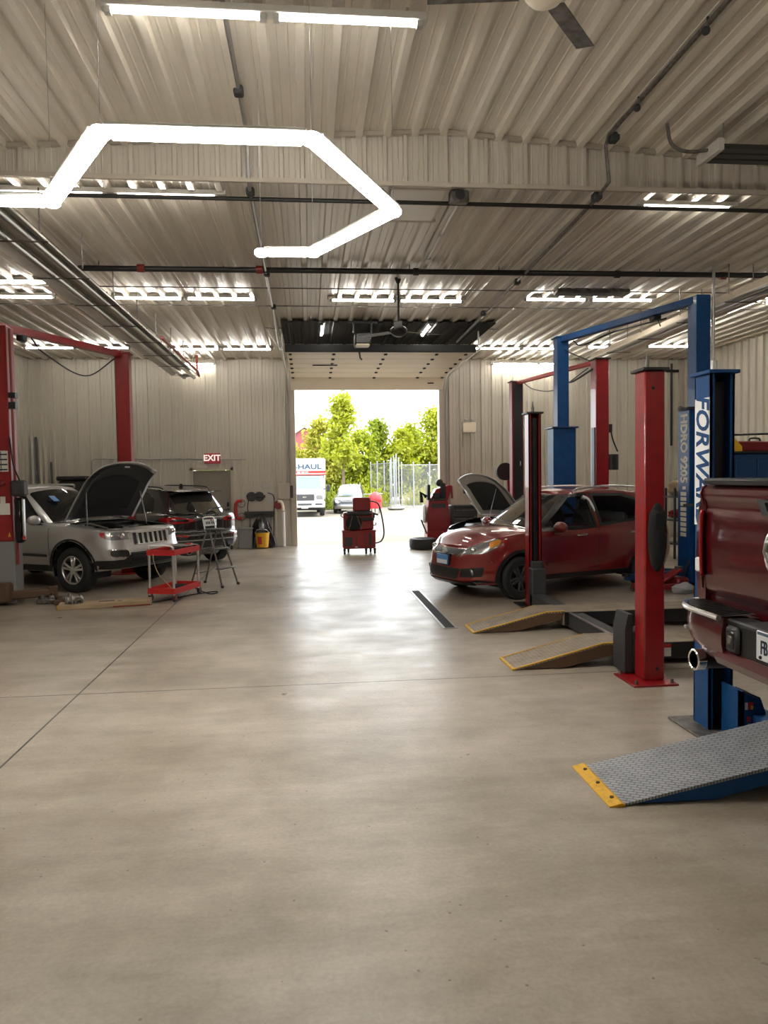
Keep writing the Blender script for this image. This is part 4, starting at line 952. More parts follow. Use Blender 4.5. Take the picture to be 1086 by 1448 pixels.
    for k, ch in enumerate((-.11,-.07,-.03,.03,.07,.11)): mb.bb((.008,ch-.012,.90),(.0135,ch+.012,.955))
    obj('lettering', mb, M['ink'], pl); obj('sticker', MB().bb((.008,-.03,.965),(.0135,.01,.995)), M['tool_red'], pl)
    mb = MB()
    for k in range(7): mb.bb((.045,-.13+k*.045,1.075),(.06,-.10+k*.045,1.10),.003)
    obj('lettering', mb, M['chrome'], t)
    obj('bumper_seam', patch(bv, bandp([(.1,-.9,.74),(-.02,-.4,.74),(-.04,0,.74),(-.02,.4,.74),(.1,.9,.74)], .012, (1,0,0)), (1,0,0), .003, .05), M['black'], t)
    obj('lower_valance', patch(bv, rnd([(0,-.7,.42),(0,-.62,.56),(0,.62,.56),(0,.7,.42)],.04), (1,0,0), .01, .05), M['black'], t)
    obj('diffuser', patch(bv, bandp([(.05,-.85,.585),(-.05,0,.585),(.05,.85,.585)], .018, (1,0,0)), (1,0,0), .014, .05), M['steel'], t)
    arch_liner(t, r_, .385, .435, .55, .92); arch_liner(t, f_, .385, .435, .55, .92)
    obj('exhaust_box', MB().bb((.25,-.45,.24),(.6,.45,.40),.06), M['dull_steel'], t)
    return t
cayenne()

# ---- maroon pickup, seen from behind on the blue lift.  +x is the nose, origin on the runway below the rear bumper
def pickup():
    Z0 = .24; t = thing('pickup_truck', 'maroon pickup truck standing on the blue four post lift', 'truck', (2.35,3.56,Z0), 0)
    hw = .87; BY = .075                                                 # half width of the box
    P = lambda y, z: (y, z)
    # bed box: outer skin cross-section extruded along x, with crowned sides
    sec = [(hw-.06,.62),(hw-.01,.80),(hw+.015,1.05),(hw+.005,1.25),(hw-.03,1.42),(hw-.10,1.455)]
    full = sec + [(-y, z) for y, z in sec[::-1]]
    mb = MB().prism(full, .16, 1.95, 'x')
    ob = obj('bed', mb, M['maroon_paint'], t, smooth=60)
    for s in (1,-1):
        mb = MB(); mb.prism([(s*(hw-.10),.62),(s*(hw-.0),.75),(s*(hw+.02),1.05),(s*(hw+.005),1.30),(s*(hw-.04),1.43),(s*(hw-.10),1.45)], .125, .17, 'x'); obj('corner_post', mb, M['maroon_paint'], t, smooth=60)
        lm = MB(); 
        def lamp(u, v): 
            z = .92+.42*v; b = .028*sin(pi*v)**.5; return (.30-.19*u, s*(hw-.035+.055*(1-u)**.4+b*.5), z) if u < .6 else (.30-.19*u-.02, s*(hw-.035+.055*(1-u)**.4+b*.5)-s*(u-.6)*.22, z)
        l_ = obj('tail_lamp', MB().grid(lamp, 10, 14), M['lamp_red'], t); q = l_.modifiers.new('thickness','SOLIDIFY'); q.thickness = .02; q.offset = 0
        obj('reverse_lens', MB().bb((.115,s*(hw-.03)-.04,.93),(.175,s*(hw-.03)+.055,1.03),.012), M['white'], l_)
    # tailgate with a crowned skin and folded top lip
    prof = [(.14,.80),(.118,.84),(.112,.95),(.108,1.16),(.112,1.30),(.125,1.36),(.118,1.40),(.106,1.435),(.112,1.475),(.14,1.50),(.20,1.505),(.20,.80)]
    def gate(u, v):
        i = u*(len(prof)-1); k = min(int(i), len(prof)-2); w = i-k; x = prof[k][0]*(1-w)+prof[k+1][0]*w; z = prof[k][1]*(1-w)+prof[k+1][1]*w; y = (2*v-1)
        return (x+.012*y*y, y*(hw-.055), z)
    g = obj('tailgate', MB().grid(gate, 44, 24), M['maroon_paint'], t, smooth=35)
    for s in (1,-1): obj('gate_side', MB().prism([(x, z) for x, z in prof], s*(hw-.056), s*(hw-.07), 'y'), M['maroon_paint'], g)
    obj('lip_cap', MB().bb((.085,-(hw-.12),1.505),(.20,hw-.12,1.545),.015), M['black'], g)
    hb = obj('gate_handle', MB().prism([(-.185,1.425),(-.13,1.335),(.13,1.335),(.185,1.425)], .095, .115, 'x'), M['charcoal'], g)
    obj('handle_recess', MB().prism([(-.10,1.41),(-.075,1.36),(.075,1.36),(.10,1.41)], .089, .10, 'x').bb((.085,-.06,1.375),(.095,.06,1.40),.004), M['black_gloss'], hb)
    em = obj('emblem', MB().lathe([(.001,.012),(.06,.014),(.10,.010),(.118,.004),(.124,-.012),(.09,-.012)],28,frame((.10,0,1.14),(0,-1,0),(0,0,1)) @ Matrix.Diagonal((1,1.12,1,1))), M['chrome'], g)
    mb = MB()
    for s in (1,-1): mb.tube([(.082,s*.015,1.20),(.078,s*.05,1.19),(.078,s*.07,1.14),(.08,s*.045,1.09),(.082,s*.03,1.12)],[.016,.018,.016,.012,.006],8)
    mb.lathe([(.001,.02),(.03,.018),(.04,0)],14,frame((.09,0,1.13),(0,-1,0),(0,0,1)) @ Matrix.Diagonal((.9,1.8,1,1))); obj('relief', mb, M['steel'], em)
    # cab behind the bed, only its dark glass and roof
    o = [(hw-.03,.62),(hw,1.0),(hw-.01,1.35),(hw-.12,1.75),(hw-.25,1.84)]; mb = MB().prism(o+[(-y,z) for y,z in o[::-1]], 1.98, 3.9, 'x'); obj('cab', mb, M['maroon_paint'], t, smooth=60)
    obj('rear_glass', MB().prism([(-.62,1.48),(-.55,1.74),(.55,1.74),(.62,1.48)], 1.972, 1.985, 'x'), M['glass_dark'], t)
    o = [(hw-.03,.62),(hw,1.0),(hw-.05,1.2),(hw-.3,1.25)]; obj('front_end', MB().prism(o+[(-y,z) for y,z in o[::-1]], 3.9, 5.3, 'x'), M['maroon_paint'], t, smooth=60)
    for q in kids(t): q.location.y += .20; q.location.x += .06
    # bumper
    zbot = pchip([(.44,.475),(.6,.475),(.68,.485),(.76,.515),(.88,.53),(.96,.57),(1.06,.66)])
    def xf(y): return .16*max(0,(abs(y)-.72)/.34)**2.2
    for s in (1,-1):
        ys = np.linspace(.44,1.05,22); mb = MB(); vs = []; V9 = np.linspace(0,1,10)
        for y in ys:
            zb_ = float(zbot(y)); x0 = xf(y)
            ring = [(x0+.03*(1-v)**2.5-.022*sin(pi*min(v,.999)**.8)-.0, s*y, zb_+(.745-zb_)*v) for v in V9] + [(.2,s*(y-.03),.745),(.2,s*(y-.03),zb_+.02)]
            vs += ring
        K_ = 12; fs = [(i*K_+k, i*K_+(k+1)%K_, (i+1)*K_+(k+1)%K_, (i+1)*K_+k) for i in range(21) for k in range(K_)]; fs += [tuple(range(K_)), tuple(21*K_+k for k in range(K_))]
        mb.add(vs, fs); ob = obj('bumper_corner', mb, M['maroon_paint'], t, smooth=45)
        edge = [(xf(y)-.032, s*y, .748) for y in np.linspace(.44,1.035,12)] + [(.2, s*1.06, .748)]
        obj('bumper_trim', MB().tube(edge, .017, 8), M['alu'], ob)
        top = [(xf(y)-.022, s*y, .755) for y in np.linspace(.44,1.03,12)]; mb = MB(); vs = [(x, y, z) for x, y, z in top]+[(.20, y, z+.006) for x, y, z in top]; mb.add(vs, [(i,i+1,12+i+1,12+i) for i in range(11)])
        pad = obj('step_pad', mb, M['charcoal'], ob, smooth=0); mb = MB()
        for k in range(13): 
            y = s*(.46+.042*k); mb.bar((xf(y)-.01,y,.758),(.19,y+s*.03,.763),.014,.006)
        obj('tread', mb, M['black'], pad)
        obj('sensor', MB().sphere((xf(.93)-.022,s*.93,.60),.014,10,8), M['alu'], ob)
    lo = MB(); pts = [(-.015,y,.40+.012*0) for y in np.linspace(-.50,.50,13)]
    vs = []
    for (x, y, z) in pts: vs += [(x+.01,y,.475),(x-.012,y,.52),(x+.03,y,.56),(x+.14,y,.56),(x+.14,y,.475)]
    fs = []
    for i in range(12):
        for k in range(5): fs.append((i*5+k, i*5+(k+1)%5, (i+1)*5+(k+1)%5, (i+1)*5+k))
    fs += [(0,1,2,3,4),(60,61,62,63,64)]; lo.add(vs, fs); obj('bumper_valance', lo, M['maroon_paint'], t)
    mid = MB().bb((.02,-.455,.545),(.16,.455,.745),.01); md = obj('bumper_step', mid, M['black'], t)
    obj('step_tread', MB().bb((-.015,-.26,.725),(.2,.26,.758),.01), M['charcoal'], md)
    for s in (1,-1):
        q = [(.0,s*.43,.70),(.0,s*.28,.70),(.0,s*.28,.56),(.0,s*.43,.56)]
        obj('tow_bezel', MB().bb((-.006,s*.30,.56),(.03,s*.425,.715),.018), M['charcoal'], md); obj('tow_hole', MB().bb((-.012,s*.32,.585),(.01,s*.405,.69),.02), M['black_gloss'], md)
        obj('socket', MB().bb((-.016,s*.34,.61),(.0,s*.385,.665),.008), M['dull_steel'], md)
    pl = obj('license_plate', MB().bb((-.012,-.155,.60),(.0,.155,.755),.006), M['plate_white'], t); pl.location = (-.01,-.055,-.005)
    mb = MB().merge(text_mb('FB 78154', .082, .002, offset=.001), frame((-.0135,0,.668),(0,-1,0),(0,0,1)) @ Matrix.Diagonal((.72,1.25,1,1))); obj('lettering', mb, M['ink'], pl)
    obj('plate_band', MB().bb((-.0135,-.13,.735),(-.011,.14,.75)), M['glass_blue'], pl); obj('bolt', MB().sphere((-.014,.11,.618),.010,8,6).sphere((-.014,-.11,.618),.010,8,6), M['black'], pl)
    # exhaust, axle and wheels
    pp = MB().tube(smooth_pts([(-.02,.72,.44),(.12,.72,.44),(.4,.70,.44),(1.2,.6,.46)],6),.058,16,False); ex = obj('tail_pipe', pp, M['black'], t)
    obj('pipe_rim', MB().lathe([(.052,0),(.058,-.006),(.066,0),(.066,.05),(.058,.05)],24,frame((-.028,.72,.44),(0,-1,0),(0,0,1)) @ Matrix.Diagonal((1,1,-1,1)),True), M['chrome'], ex)
    for x in (1.25,4.65):
        for s in (1,-1): wheel(t, (x,s*.72,.39), .39, .26, .25, s, 'alu')
    obj('axle', MB().cyl((1.25,-.7,.39),(1.25,.7,.39),.05,12).cyl((4.65,-.7,.39),(4.65,.7,.39),.05,12), M['black'], t)
    obj('chassis', MB().bb((.16,-.45,.45),(5.2,-.35,.62)).bb((.16,.35,.45),(5.2,.45,.62)).bb((.3,-.4,.4),(.9,.4,.6)), M['black_matte'], t)
    return t
pickup()

# ---- dark car with raised hood behind the red hatchback
def hood_car():
    t = thing('sedan_car', 'dark car with open hood between the far red lift posts', 'car', (4.9,15.35,0), R(203))
    ax = 1.3
    o = dict(plan=[(2.2,0),(2.17,.4),(2.05,.66),(1.8,.8),(1.2,.87),(0,.88),(-1.4,.87),(-2.0,.76),(-2.25,.4),(-2.28,0)],
        zb=[(-2.28,.36),(-1.3,.25),(1.4,.25),(2.2,.25)], zs=[(-2.28,.98),(-1,.98),(.4,.95),(1.1,.92),(1.8,.80),(2.2,.70)], crown=[(2.2,.03),(1.6,.06),(1,.05),(-2.28,.03)],
        nose=[(0,.1),(.3,0),(1,.14)], tail=[(0,.1),(.4,0),(1,.1)], side=[(0,.95),(.5,1),(1,.92)], arch=.37, wheels=[(ax,.32),(-ax,.32)], bay=(1.1,2.0,.66), N=120, M=20,
        gh=dict(plan=[(1.0,0),(.95,.4),(.75,.7),(.1,.79),(-1.2,.78),(-1.75,.6),(-1.9,0)], roof_x=(.1,-1.1), roof=[(-1.1,1.40),(-.4,1.45),(.1,1.42)], tumble=.72, rc=.04))
    bv = fit_body(t, o, 'dark_paint')
    obj('windshield', patch(bv, rnd([(.9,-.6,.97),(.98,-.3,.98),(.98,.3,.98),(.9,.6,.97),(.16,.48,1.39),(.16,-.48,1.39)],.05), (-.7,0,-.7)), M['glass_dark'], t)
    for s in (1,-1):
        obj('side_window', patch(bv, rnd([(.6,s,.98),(.05,s,1.36),(-1.0,s,1.35),(-1.4,s,1.0)],.05), SIDE[s]), M['glass_dark'], t)
        for q in (ax,-ax): wheel(t, (q,s*.77,.32), .32, .2, .2, s, 'dull_steel')
        obj('headlight', patch(bv, rnd([(2.1,s*.45,.66),(1.9,s*.74,.74),(1.75,s*.8,.76),(1.85,s*.78,.64),(2.1,s*.5,.58)],.03), (-.8,-s*.6,0), .006, .04), M['lamp_clear'], t)
    mb = MB().bb((1.08,-.7,.45),(2.02,.7,.5)).bb((1.2,-.3,.5),(1.8,.3,.86),.05).bb((1.2,.4,.5),(1.6,.64,.88),.03); obj('engine', mb, M['black'], t)
    ha = R(52); hz = Vector((1.02,0,.98))
    def hp(u, v, i=0.0):
        y = 2*v-1; L = 1.12*(1-.12*abs(y)**2.2); yy = y*(.76-.10*u**3)*(1-.1*i); s = .02+u*L*(1-.06*i)+.02*i; z = .05*(1-y*y)-.05*max(0,u-.7)/.3-.02*i
        return tuple(hz+Vector((s*cos(ha)-z*sin(ha), yy, s*sin(ha)+z*cos(ha))))
    h = obj('hood', MB().grid(lambda u, v: hp(u, v), 20, 20), M['silver_paint'], t); h.modifiers.new('thickness','SOLIDIFY').thickness = .014
    obj('hood_frame', MB().grid(lambda u, v: hp(u, v, 1), 16, 16), M['light_grey'], h)
    obj('hood_liner', MB().grid(lambda u, v: tuple(Vector(hp(.12+.72*u, .12+.76*v, 1))+Vector((sin(ha),0,-cos(ha)))*.015), 14, 14), M['black_matte'], h)
    obj('prop_rod', MB().cyl((1.8,.5,.8), hp(.7,.8,1), .008, 6), M['steel'], t)
    arch_liner(t, ax, .32, .37, .5, .84); arch_liner(t, -ax, .32, .37, .5, .84)
hood_car()
# ------------------------------------------------------------------ lifts
def channel(mb, x0, x1, y0, y1, z0, z1, open_, t=.03, lip=.05):
    """C-section column, open towards open_ (+1/-1 along y)"""
    yb = (y1-t, y1) if open_ < 0 else (y0, y0+t); yl = (y0, y0+t) if open_ < 0 else (y1-t, y1)
    mb.bb((x0,yb[0],z0),(x1,yb[1],z1)); mb.bb((x0,y0,z0),(x0+t,y1,z1)); mb.bb((x1-t,y0,z0),(x1,y1,z1))
    mb.bb((x0,yl[0],z0),(x0+lip,yl[1],z1)); mb.bb((x1-lip,yl[0],z0),(x1,yl[1],z1)); return mb
def ramp(parent, x0, x1, y0, y1, zt, top, side, lipm, flat=0.0):
    xm = x1-flat; t = .02
    p = [(x0,.008),(x0+.02,.012),(xm,zt),(x1,zt),(x1,zt-t),(xm,zt-t),(x0+.03,0.0),(x0,0.0)]
    r = obj('ramp', MB().prism([(a, b) for a, b in p], y0, y1, 'y'), M[top], parent, smooth=0)
    for y in (y0, y1-.012): obj('ramp_side', MB().prism([(x0+.1,.012),(xm,zt-.02),(x1,zt-.02),(x1-.05,zt-.10),(x0+(x1-x0)*.45,.008)], y, y+.012, 'y'), M[side], r, smooth=0)
    return r
# red four-post lift
t = thing('four_post_lift', 'lowered four post lift with red columns and tan ramps', 'vehicle lift', (3.0,8.0,0)); ox, oy = 3.0, 8.0
L = lambda x, y, z=0: (x-ox, y-oy, z)
c = obj('column', MB().bb(L(2.875,6.13,.015),L(3.06,6.33,2.70),.012), M['lift_red'], t)
obj('cap', MB().bb(L(2.85,6.10,2.70),L(3.085,6.36,2.725),.004), M['black'], c); obj('rod', MB().cyl(L(2.95,6.25,2.72),L(2.95,6.25,2.80),.02).cyl(L(2.95,6.25,2.80),L(2.95,6.25,2.87),.012,10,.004), M['dull_steel'], c)
obj('base_plate', MB().bb(L(2.72,5.99,0),L(3.12,6.42,.018),.004), M['lift_red'], c)
mb = MB()
for x in (2.76,3.08):
    for y in (6.04,6.37): mb.cyl(L(x,y,.018),L(x,y,.05),.014,8)
obj('anchor_bolt', mb, M['dull_steel'], c)
obj('sight_hole', MB().cyl(L(2.99,6.131,.12),L(2.99,6.128,.12),.014,10).cyl(L(2.95,6.131,2.55),L(2.95,6.128,2.55),.014,10), M['black_matte'], c)
obj('pouch', MB().sphere(L(2.975,6.10,1.27),1,20,12,(.085,.05,.30)).bb(L(2.90,6.05,1.30),L(3.05,6.14,1.52),.04), M['fabric_black'], c)
c = obj('column', channel(MB(), *[v for v in (3.01-ox,3.185-ox,9.95-oy,10.15-oy,.015,2.66)], -1, .016, .03), M['lift_red'], t, smooth=0)
obj('slide_rail', MB().bb(L(3.045,10.02,.1),L(3.15,10.13,2.6)).bb(L(3.085,9.99,.1),L(3.11,10.03,2.6)), M['black'], c)
obj('cap', MB().bb(L(2.98,9.92,2.66),L(3.215,10.18,2.685),.004), M['black'], c); obj('rod', MB().cyl(L(3.1,10.05,2.68),L(3.1,10.05,2.76),.02).cyl(L(3.1,10.05,2.76),L(3.1,10.05,2.84),.012,10,.004), M['dull_steel'], c)
obj('base_plate', MB().bb(L(2.88,9.82,0),L(3.32,10.3,.018),.004), M['black'], c)
obj('carriage', MB().bb(L(3.0,9.8,.03),L(3.2,9.98,.55),.015).bb(L(3.02,9.86,.5),L(3.17,9.96,.64),.01), M['charcoal'], t)
obj('carriage', MB().prism([(2.80-ox,0.03),(2.87-ox,.03),(2.87-ox,.56),(2.83-ox,.56),(2.80-ox,.42)], 6.36-oy, 6.62-oy, 'y').bb(L(2.87,6.36,.03),L(3.1,6.62,.40),.01), M['charcoal'], t)
cb = obj('crossbeam', MB().bb(L(3.0,6.5,.03),L(3.18,9.9,.20),.008), M['charcoal'], t); obj('edge_strip', MB().bb(L(2.99,7.2,.20),L(3.02,8.35,.212)), M['alu'], cb)
for y in (6.70,8.37):
    r = obj('runway', MB().bb(L(2.93,y,.06),L(7.6,y+.46,.218),.004), M['tan_plate'], t); obj('runway_rail', MB().bb(L(2.95,y-.012,.06),L(7.6,y,.212)).bb(L(2.95,y+.46,.06),L(7.6,y+.472,.212)), M['black'], r)
    r = ramp(t, 1.86-ox, 2.95-ox, y-oy, y+.46-oy, .225, 'tread_tan', 'rust', 'yellow', .22)
    obj('edge_paint', MB().bar(L(1.87,y+.006,.013),L(2.73,y+.006,.222),.014,.010).bar(L(2.73,y+.006,.224),L(2.95,y+.006,.228),.018,.010).bar(L(1.87,y+.455,.013),L(2.73,y+.455,.222),.010,.010).bb(L(1.858,y,.001),L(1.882,y+.46,.016)), M['yellow'], r)
st = obj('warning_label', MB().bb(L(3.28,6.685,.08),L(3.40,6.687,.20)), M['paper'], t); obj('label_band', MB().bb(L(3.28,6.683,.165),L(3.40,6.6845,.20)), M['tool_red'], st)
# blue four-post lift
t = thing('four_post_lift', 'blue four post lift with white lettering carrying the maroon truck', 'vehicle lift', (2.85,4.0,0)); ox, oy = 2.85, 4.0
c = obj('column', channel(MB(), 2.76-ox, 2.935-ox, 4.88-oy, 5.09-oy, .015, 2.50, -1, .014, .03), M['lift_blue'], t, smooth=0)
obj('slide_rail', MB().bb(L(2.80,4.95,.1),L(2.90,5.07,2.45)), M['black_matte'], c)
obj('cap', MB().bb(L(2.735,4.85,2.50),L(2.96,5.12,2.525),.004), M['lift_blue'], c); obj('rod', MB().cyl(L(2.84,4.98,2.52),L(2.84,4.98,2.60),.022), M['alu'], c)
obj('base_plate', MB().bb(L(2.62,4.76,0),L(3.05,5.2,.018),.004), M['dull_steel'], c)
bn = obj('banner', MB().bb(L(2.7575,4.888,1.45),L(2.7598,5.082,2.34)), M['bright_white'], c)
obj('lettering', MB().merge(text_mb('FORWARD', .185, .0012, .25, .004), frame(L(2.7562,4.985,1.90),(0,0,-1),(0,-1,0)) @ Matrix.Diagonal((1.02,1.25,1,1))), M['lift_blue'], bn)
k = obj('carriage', MB().prism([(2.84-ox,.0),(3.06-ox,.0),(3.06-ox,.07),(2.98-ox,.30),(2.84-ox,.36)], 4.62-oy, 4.66-oy, 'y').bb(L(2.84,4.62,.0),L(2.86,4.86,.36)), M['lift_blue'], t, smooth=0)
obj('cover', MB().prism([(2.93-ox,.02),(3.10-ox,.02),(3.10-ox,.09),(3.03-ox,.14),(3.0-ox,.30),(2.93-ox,.33)], 4.66-oy, 4.84-oy, 'y'), M['black'], k, smooth=0)
obj('sticker', MB().bb(L(2.865,4.617,.235),L(2.885,4.619,.285)).bb(L(2.885,4.617,.09),L(2.905,4.619,.14)), M['paper'], k); obj('sticker', MB().bb(L(2.885,4.617,.235),L(2.925,4.619,.285)).bb(L(2.88,4.617,.15),L(2.905,4.619,.19)), M['tool_red'], k); obj('sticker', MB().bb(L(2.905,4.616,.237),L(2.922,4.6165,.262)), M['yellow'], k)
for y in (3.84,2.20):
    r = obj('runway', MB().bb(L(2.85,y,.08),L(8.0,y+.56,.238),.004), M['tread_grey'], t); obj('runway_rail', MB().bb(L(2.87,y-.012,.08),L(8.0,y,.232)).bb(L(2.87,y+.56,.08),L(8.0,y+.572,.232)), M['lift_blue'], r)
    if y < 3: continue
    r = ramp(t, 1.66-ox, 2.90-ox, y-oy, y+.56-oy, .242, 'tread_grey', 'lift_blue', 'yellow')
    obj('ramp_lip', MB().prism([(1.60-ox,.0),(1.60-ox,.007),(1.67-ox,.022),(1.69-ox,.012),(1.69-ox,.0)], y-.01-oy, y+.57-oy, 'y'), M['yellow'], r, smooth=0)
    mb = MB()
    for q in (.08,.28,.48): mb.cyl(L(1.65,y+q,.012),L(1.65,y+q,.024),.012,8)
    obj('rivet', mb, M['rust'], r)
obj('crossbeam', MB().bb(L(2.92,2.4,.03),L(3.08,4.84,.2),.008), M['lift_blue'], t)
# two-post lifts
def box_col(parent, name, x0, x1, y0, y1, z1, m): return obj(name, MB().bb((x0,y0,0.015),(x1,y1,z1),.012), M[m], parent)
t = thing('two_post_lift', 'tall blue two post lift around the red hatchback with slanted top beam', 'vehicle lift', (5.4,12.5,0)); ox, oy = 5.4, 12.5
def LB(x0, x1, y0, y1, z0, z1, b=.012): return MB().bb(L(x0,y0,z0),L(x1,y1,z1),b)
c = obj('column', LB(4.83,5.06,14.05,14.3,.015,4.47), M['lift_blue'], t); obj('cap', LB(4.79,5.08,14.02,14.33,4.46,4.49), M['lift_blue'], c)
k = obj('carriage', LB(4.72,5.17,13.98,14.36,.3,2.72), M['lift_blue'], t); obj('carriage_top', LB(4.68,5.21,13.94,14.4,2.72,2.75,.004), M['deep_blue'], k); obj('base_plate', LB(4.6,5.3,13.85,14.5,0,.02), M['lift_blue'], k)
c = obj('column', LB(5.99,6.22,11.0,11.28,.015,4.56), M['lift_blue'], t); obj('conduit', MB().cyl(L(6.26,11.0,1.8),L(6.26,11.0,5.0),.022), M['steel'], c)
k = obj('carriage', LB(5.88,6.28,11.0,11.36,.1,2.80), M['lift_blue'], t); obj('carriage_top', LB(5.84,6.0,10.96,11.3,2.80,2.84,.004), M['black'], k)
obj('lettering', MB().merge(text_mb('HDRO', .21, .002, 0, .009), frame(L(5.876,11.17,2.44),(0,0,-1),(0,-1,0)) @ Matrix.Diagonal((1,1.3,1,1))), M['paper'], k)
obj('lettering', MB().merge(text_mb('9205', .21, .002, 0, .009), frame(L(5.876,11.17,1.87),(0,0,-1),(0,-1,0)) @ Matrix.Diagonal((1,1.3,1,1))), M['paper'], k)
mb = MB().bb(L(5.874,11.10,1.56),L(5.877,11.2,1.61))
for q in range(9): mb.bb(L(5.874,11.08,.82+q*.08),L(5.877,11.26,.88+q*.08))
obj('decal', mb, M['paper'], k)
obj('latch', MB().cyl(L(5.75,11.02,2.82),L(6.0,11.02,2.82),.018,8).sphere(L(5.74,11.02,2.82),.035).bb(L(5.78,10.99,1.30),L(5.95,11.0,1.34)), M['dull_steel'], k)
obj('base_plate', LB(5.75,6.45,10.85,11.5,0,.02), M['deep_blue'], k)
bm_ = obj('overhead_beam', MB().bar(L(4.95,14.1,4.44),L(6.06,11.1,4.50),.13,.11), M['lift_blue'], t)
obj('hose', MB().tube(smooth_pts([L(5.1,13.9,4.37),L(5.2,13.7,4.26),L(5.5,12.9,4.36),L(5.9,11.8,4.36)],6),.014,6).tube(smooth_pts([L(4.9,14.2,4.4),L(5.0,14.0,4.2),L(5.3,13.6,3.95)],6),.010,6), M['black'], bm_)
obj('switch_bar', MB().bb(L(5.72,11.85,4.35),L(5.85,12.05,4.44),.02).cyl(L(5.8,11.9,4.4),L(5.85,11.9,4.25),.01), M['black'], bm_)
for s, (bx, by, tx, ty) in enumerate(((4.95,13.9,4.4,13.0),(4.95,13.9,5.4,13.1),(6.0,11.4,4.9,11.1),(6.0,11.4,5.6,12.0))):
    a_ = obj('arm', MB().bar(L(bx,by,.22),L(tx,ty,.2),.10,.09,bev=.01), M['deep_blue'], t); obj('pad', MB().cyl(L(tx,ty,.22),L(tx,ty,.265),.06,14), M['rubber'], a_)
t = thing('two_post_lift', 'tall red two post lift behind the blue lift, far right bay', 'vehicle lift', (5.2,15.5,0)); ox, oy = 5.2, 15.5
c = obj('column', LB(4.75,5.02,17.0,17.25,.015,4.0), M['lift_red'], t, ); obj('slide_face', LB(4.78,5.0,16.99,17.0,.3,3.98,.0), M['black'], c); obj('cap', LB(4.72,5.05,16.97,17.28,4.0,4.02,.004), M['black'], c)
obj('label', MB().bb(L(4.93,16.985,2.05),L(4.95,16.99,2.15)), M['light_grey'], c)
c = obj('column', LB(5.50,5.76,13.8,14.08,.015,4.02), M['lift_red'], t); obj('cap', LB(5.47,5.79,13.77,14.11,4.02,4.045,.004), M['black'], c); obj('guard_strip', LB(5.485,5.50,13.85,14.0,.3,2.72,.002), M['black'], c)
obj('motor', MB().cyl(L(5.86,13.9,1.9),L(5.86,13.9,2.2),.12,16).tube(smooth_pts([L(5.8,13.85,2.75),L(5.85,13.85,2.5),L(5.95,13.85,2.25)],5),.015,6).bb(L(5.76,13.84,2.62),L(5.84,13.9,2.78)), M['black'], c)
obj('carriage', LB(5.42,5.52,13.9,14.05,.2,.9), M['charcoal'], t); obj('carriage', LB(4.7,4.76,17.05,17.2,.2,.9), M['charcoal'], t)
bm_ = obj('overhead_beam', MB().cyl(L(4.9,17.0,3.98),L(5.60,13.95,3.99),.05,12), M['tool_red'], t); obj('hose', MB().tube(smooth_pts([L(4.95,16.9,4.0),L(5.05,16.2,3.72),L(5.25,15.3,3.62),L(5.5,14.2,3.9)],6),.01,6).tube(smooth_pts([L(5.5,13.95,3.85),L(5.35,14.6,3.7),L(5.3,14.9,3.72)],5),.02,6), M['black'], bm_)
for q, (bx, by, tx, ty) in enumerate(((5.45,14.05,4.9,14.6),(4.8,17.0,4.9,16.2))): obj('arm', MB().bar(L(bx,by,.16),L(tx,ty,.16),.10,.08), M['charcoal'], t)
t = thing('two_post_lift', 'red two post lift at left around the silver suv', 'vehicle lift', (-4.1,13.2,0)); ox, oy = -4.1, 13.2
c = obj('column', LB(-4.78,-4.40,11.56,11.86,.95,4.15), M['lift_red'], t); obj('lower_column', LB(-4.79,-4.385,11.55,11.87,.015,.95), M['grey'], c)
obj('label', MB().bb(L(-4.62,11.548,1.99),L(-4.43,11.556,2.30)), M['paper'], c); mb = MB()
for q in range(4): mb.bb(L(-4.61,11.545,2.01+q*.075),L(-4.44,11.5475,2.03+q*.075))
mb.bb(L(-4.535,11.545,2.0),L(-4.525,11.5475,2.29)); obj('label_print', mb, M['ink'], c)
obj('label', MB().bb(L(-4.68,11.548,1.35),L(-4.43,11.556,1.52)).bb(L(-4.56,11.548,1.52),L(-4.49,11.556,1.62)), M['paper'], c); obj('label', MB().prism([(-4.47-ox,1.02),(-4.43-ox,1.02),(-4.45-ox,1.09)],11.548-oy,11.556-oy,'y'), M['yellow'], c)
obj('knob', MB().sphere(L(-4.52,11.55,1.82),.045), M['machine_red'], c)
obj('conduit', MB().tube([L(-4.36,11.6,.6),L(-4.36,11.6,4.1)],.02,8), M['pipe_red'], c); obj('clamp', MB().bb(L(-4.40,11.56,2.92),L(-4.30,11.66,3.02)).bb(L(-4.40,11.56,3.08),L(-4.30,11.66,3.16)), M['black'], c)
pu = obj('power_unit', MB().bb(L(-4.36,11.40,1.62),L(-4.17,11.60,1.86),.03), M['charcoal'], t); obj('tank', MB().bb(L(-4.33,11.42,.93),L(-4.22,11.58,1.60),.03), M['black_gloss'], pu); obj('gauge_strip', MB().bb(L(-4.215,11.42,.98),L(-4.19,11.5,1.58),.008), M['alu'], pu); obj('red_tag', MB().bb(L(-4.21,11.40,.99),L(-4.17,11.42,1.03)), M['tool_red'], pu)
obj('hose', MB().tube(smooth_pts([L(-4.38,11.5,2.5),L(-4.32,11.45,2.1),L(-4.26,11.5,1.86)],5),.012,6), M['black'], pu)
c = obj('column', LB(-3.70,-3.44,15.0,15.25,.015,4.3), M['lift_red'], t); obj('slide_face', LB(-3.715,-3.70,15.02,15.2,.3,4.28,.0), M['black'], c); obj('cap', LB(-3.73,-3.41,14.97,15.28,4.3,4.33,.004), M['lift_red'], c); obj('base_plate', LB(-3.9,-3.3,14.85,15.4,0,.02), M['lift_red'], c)
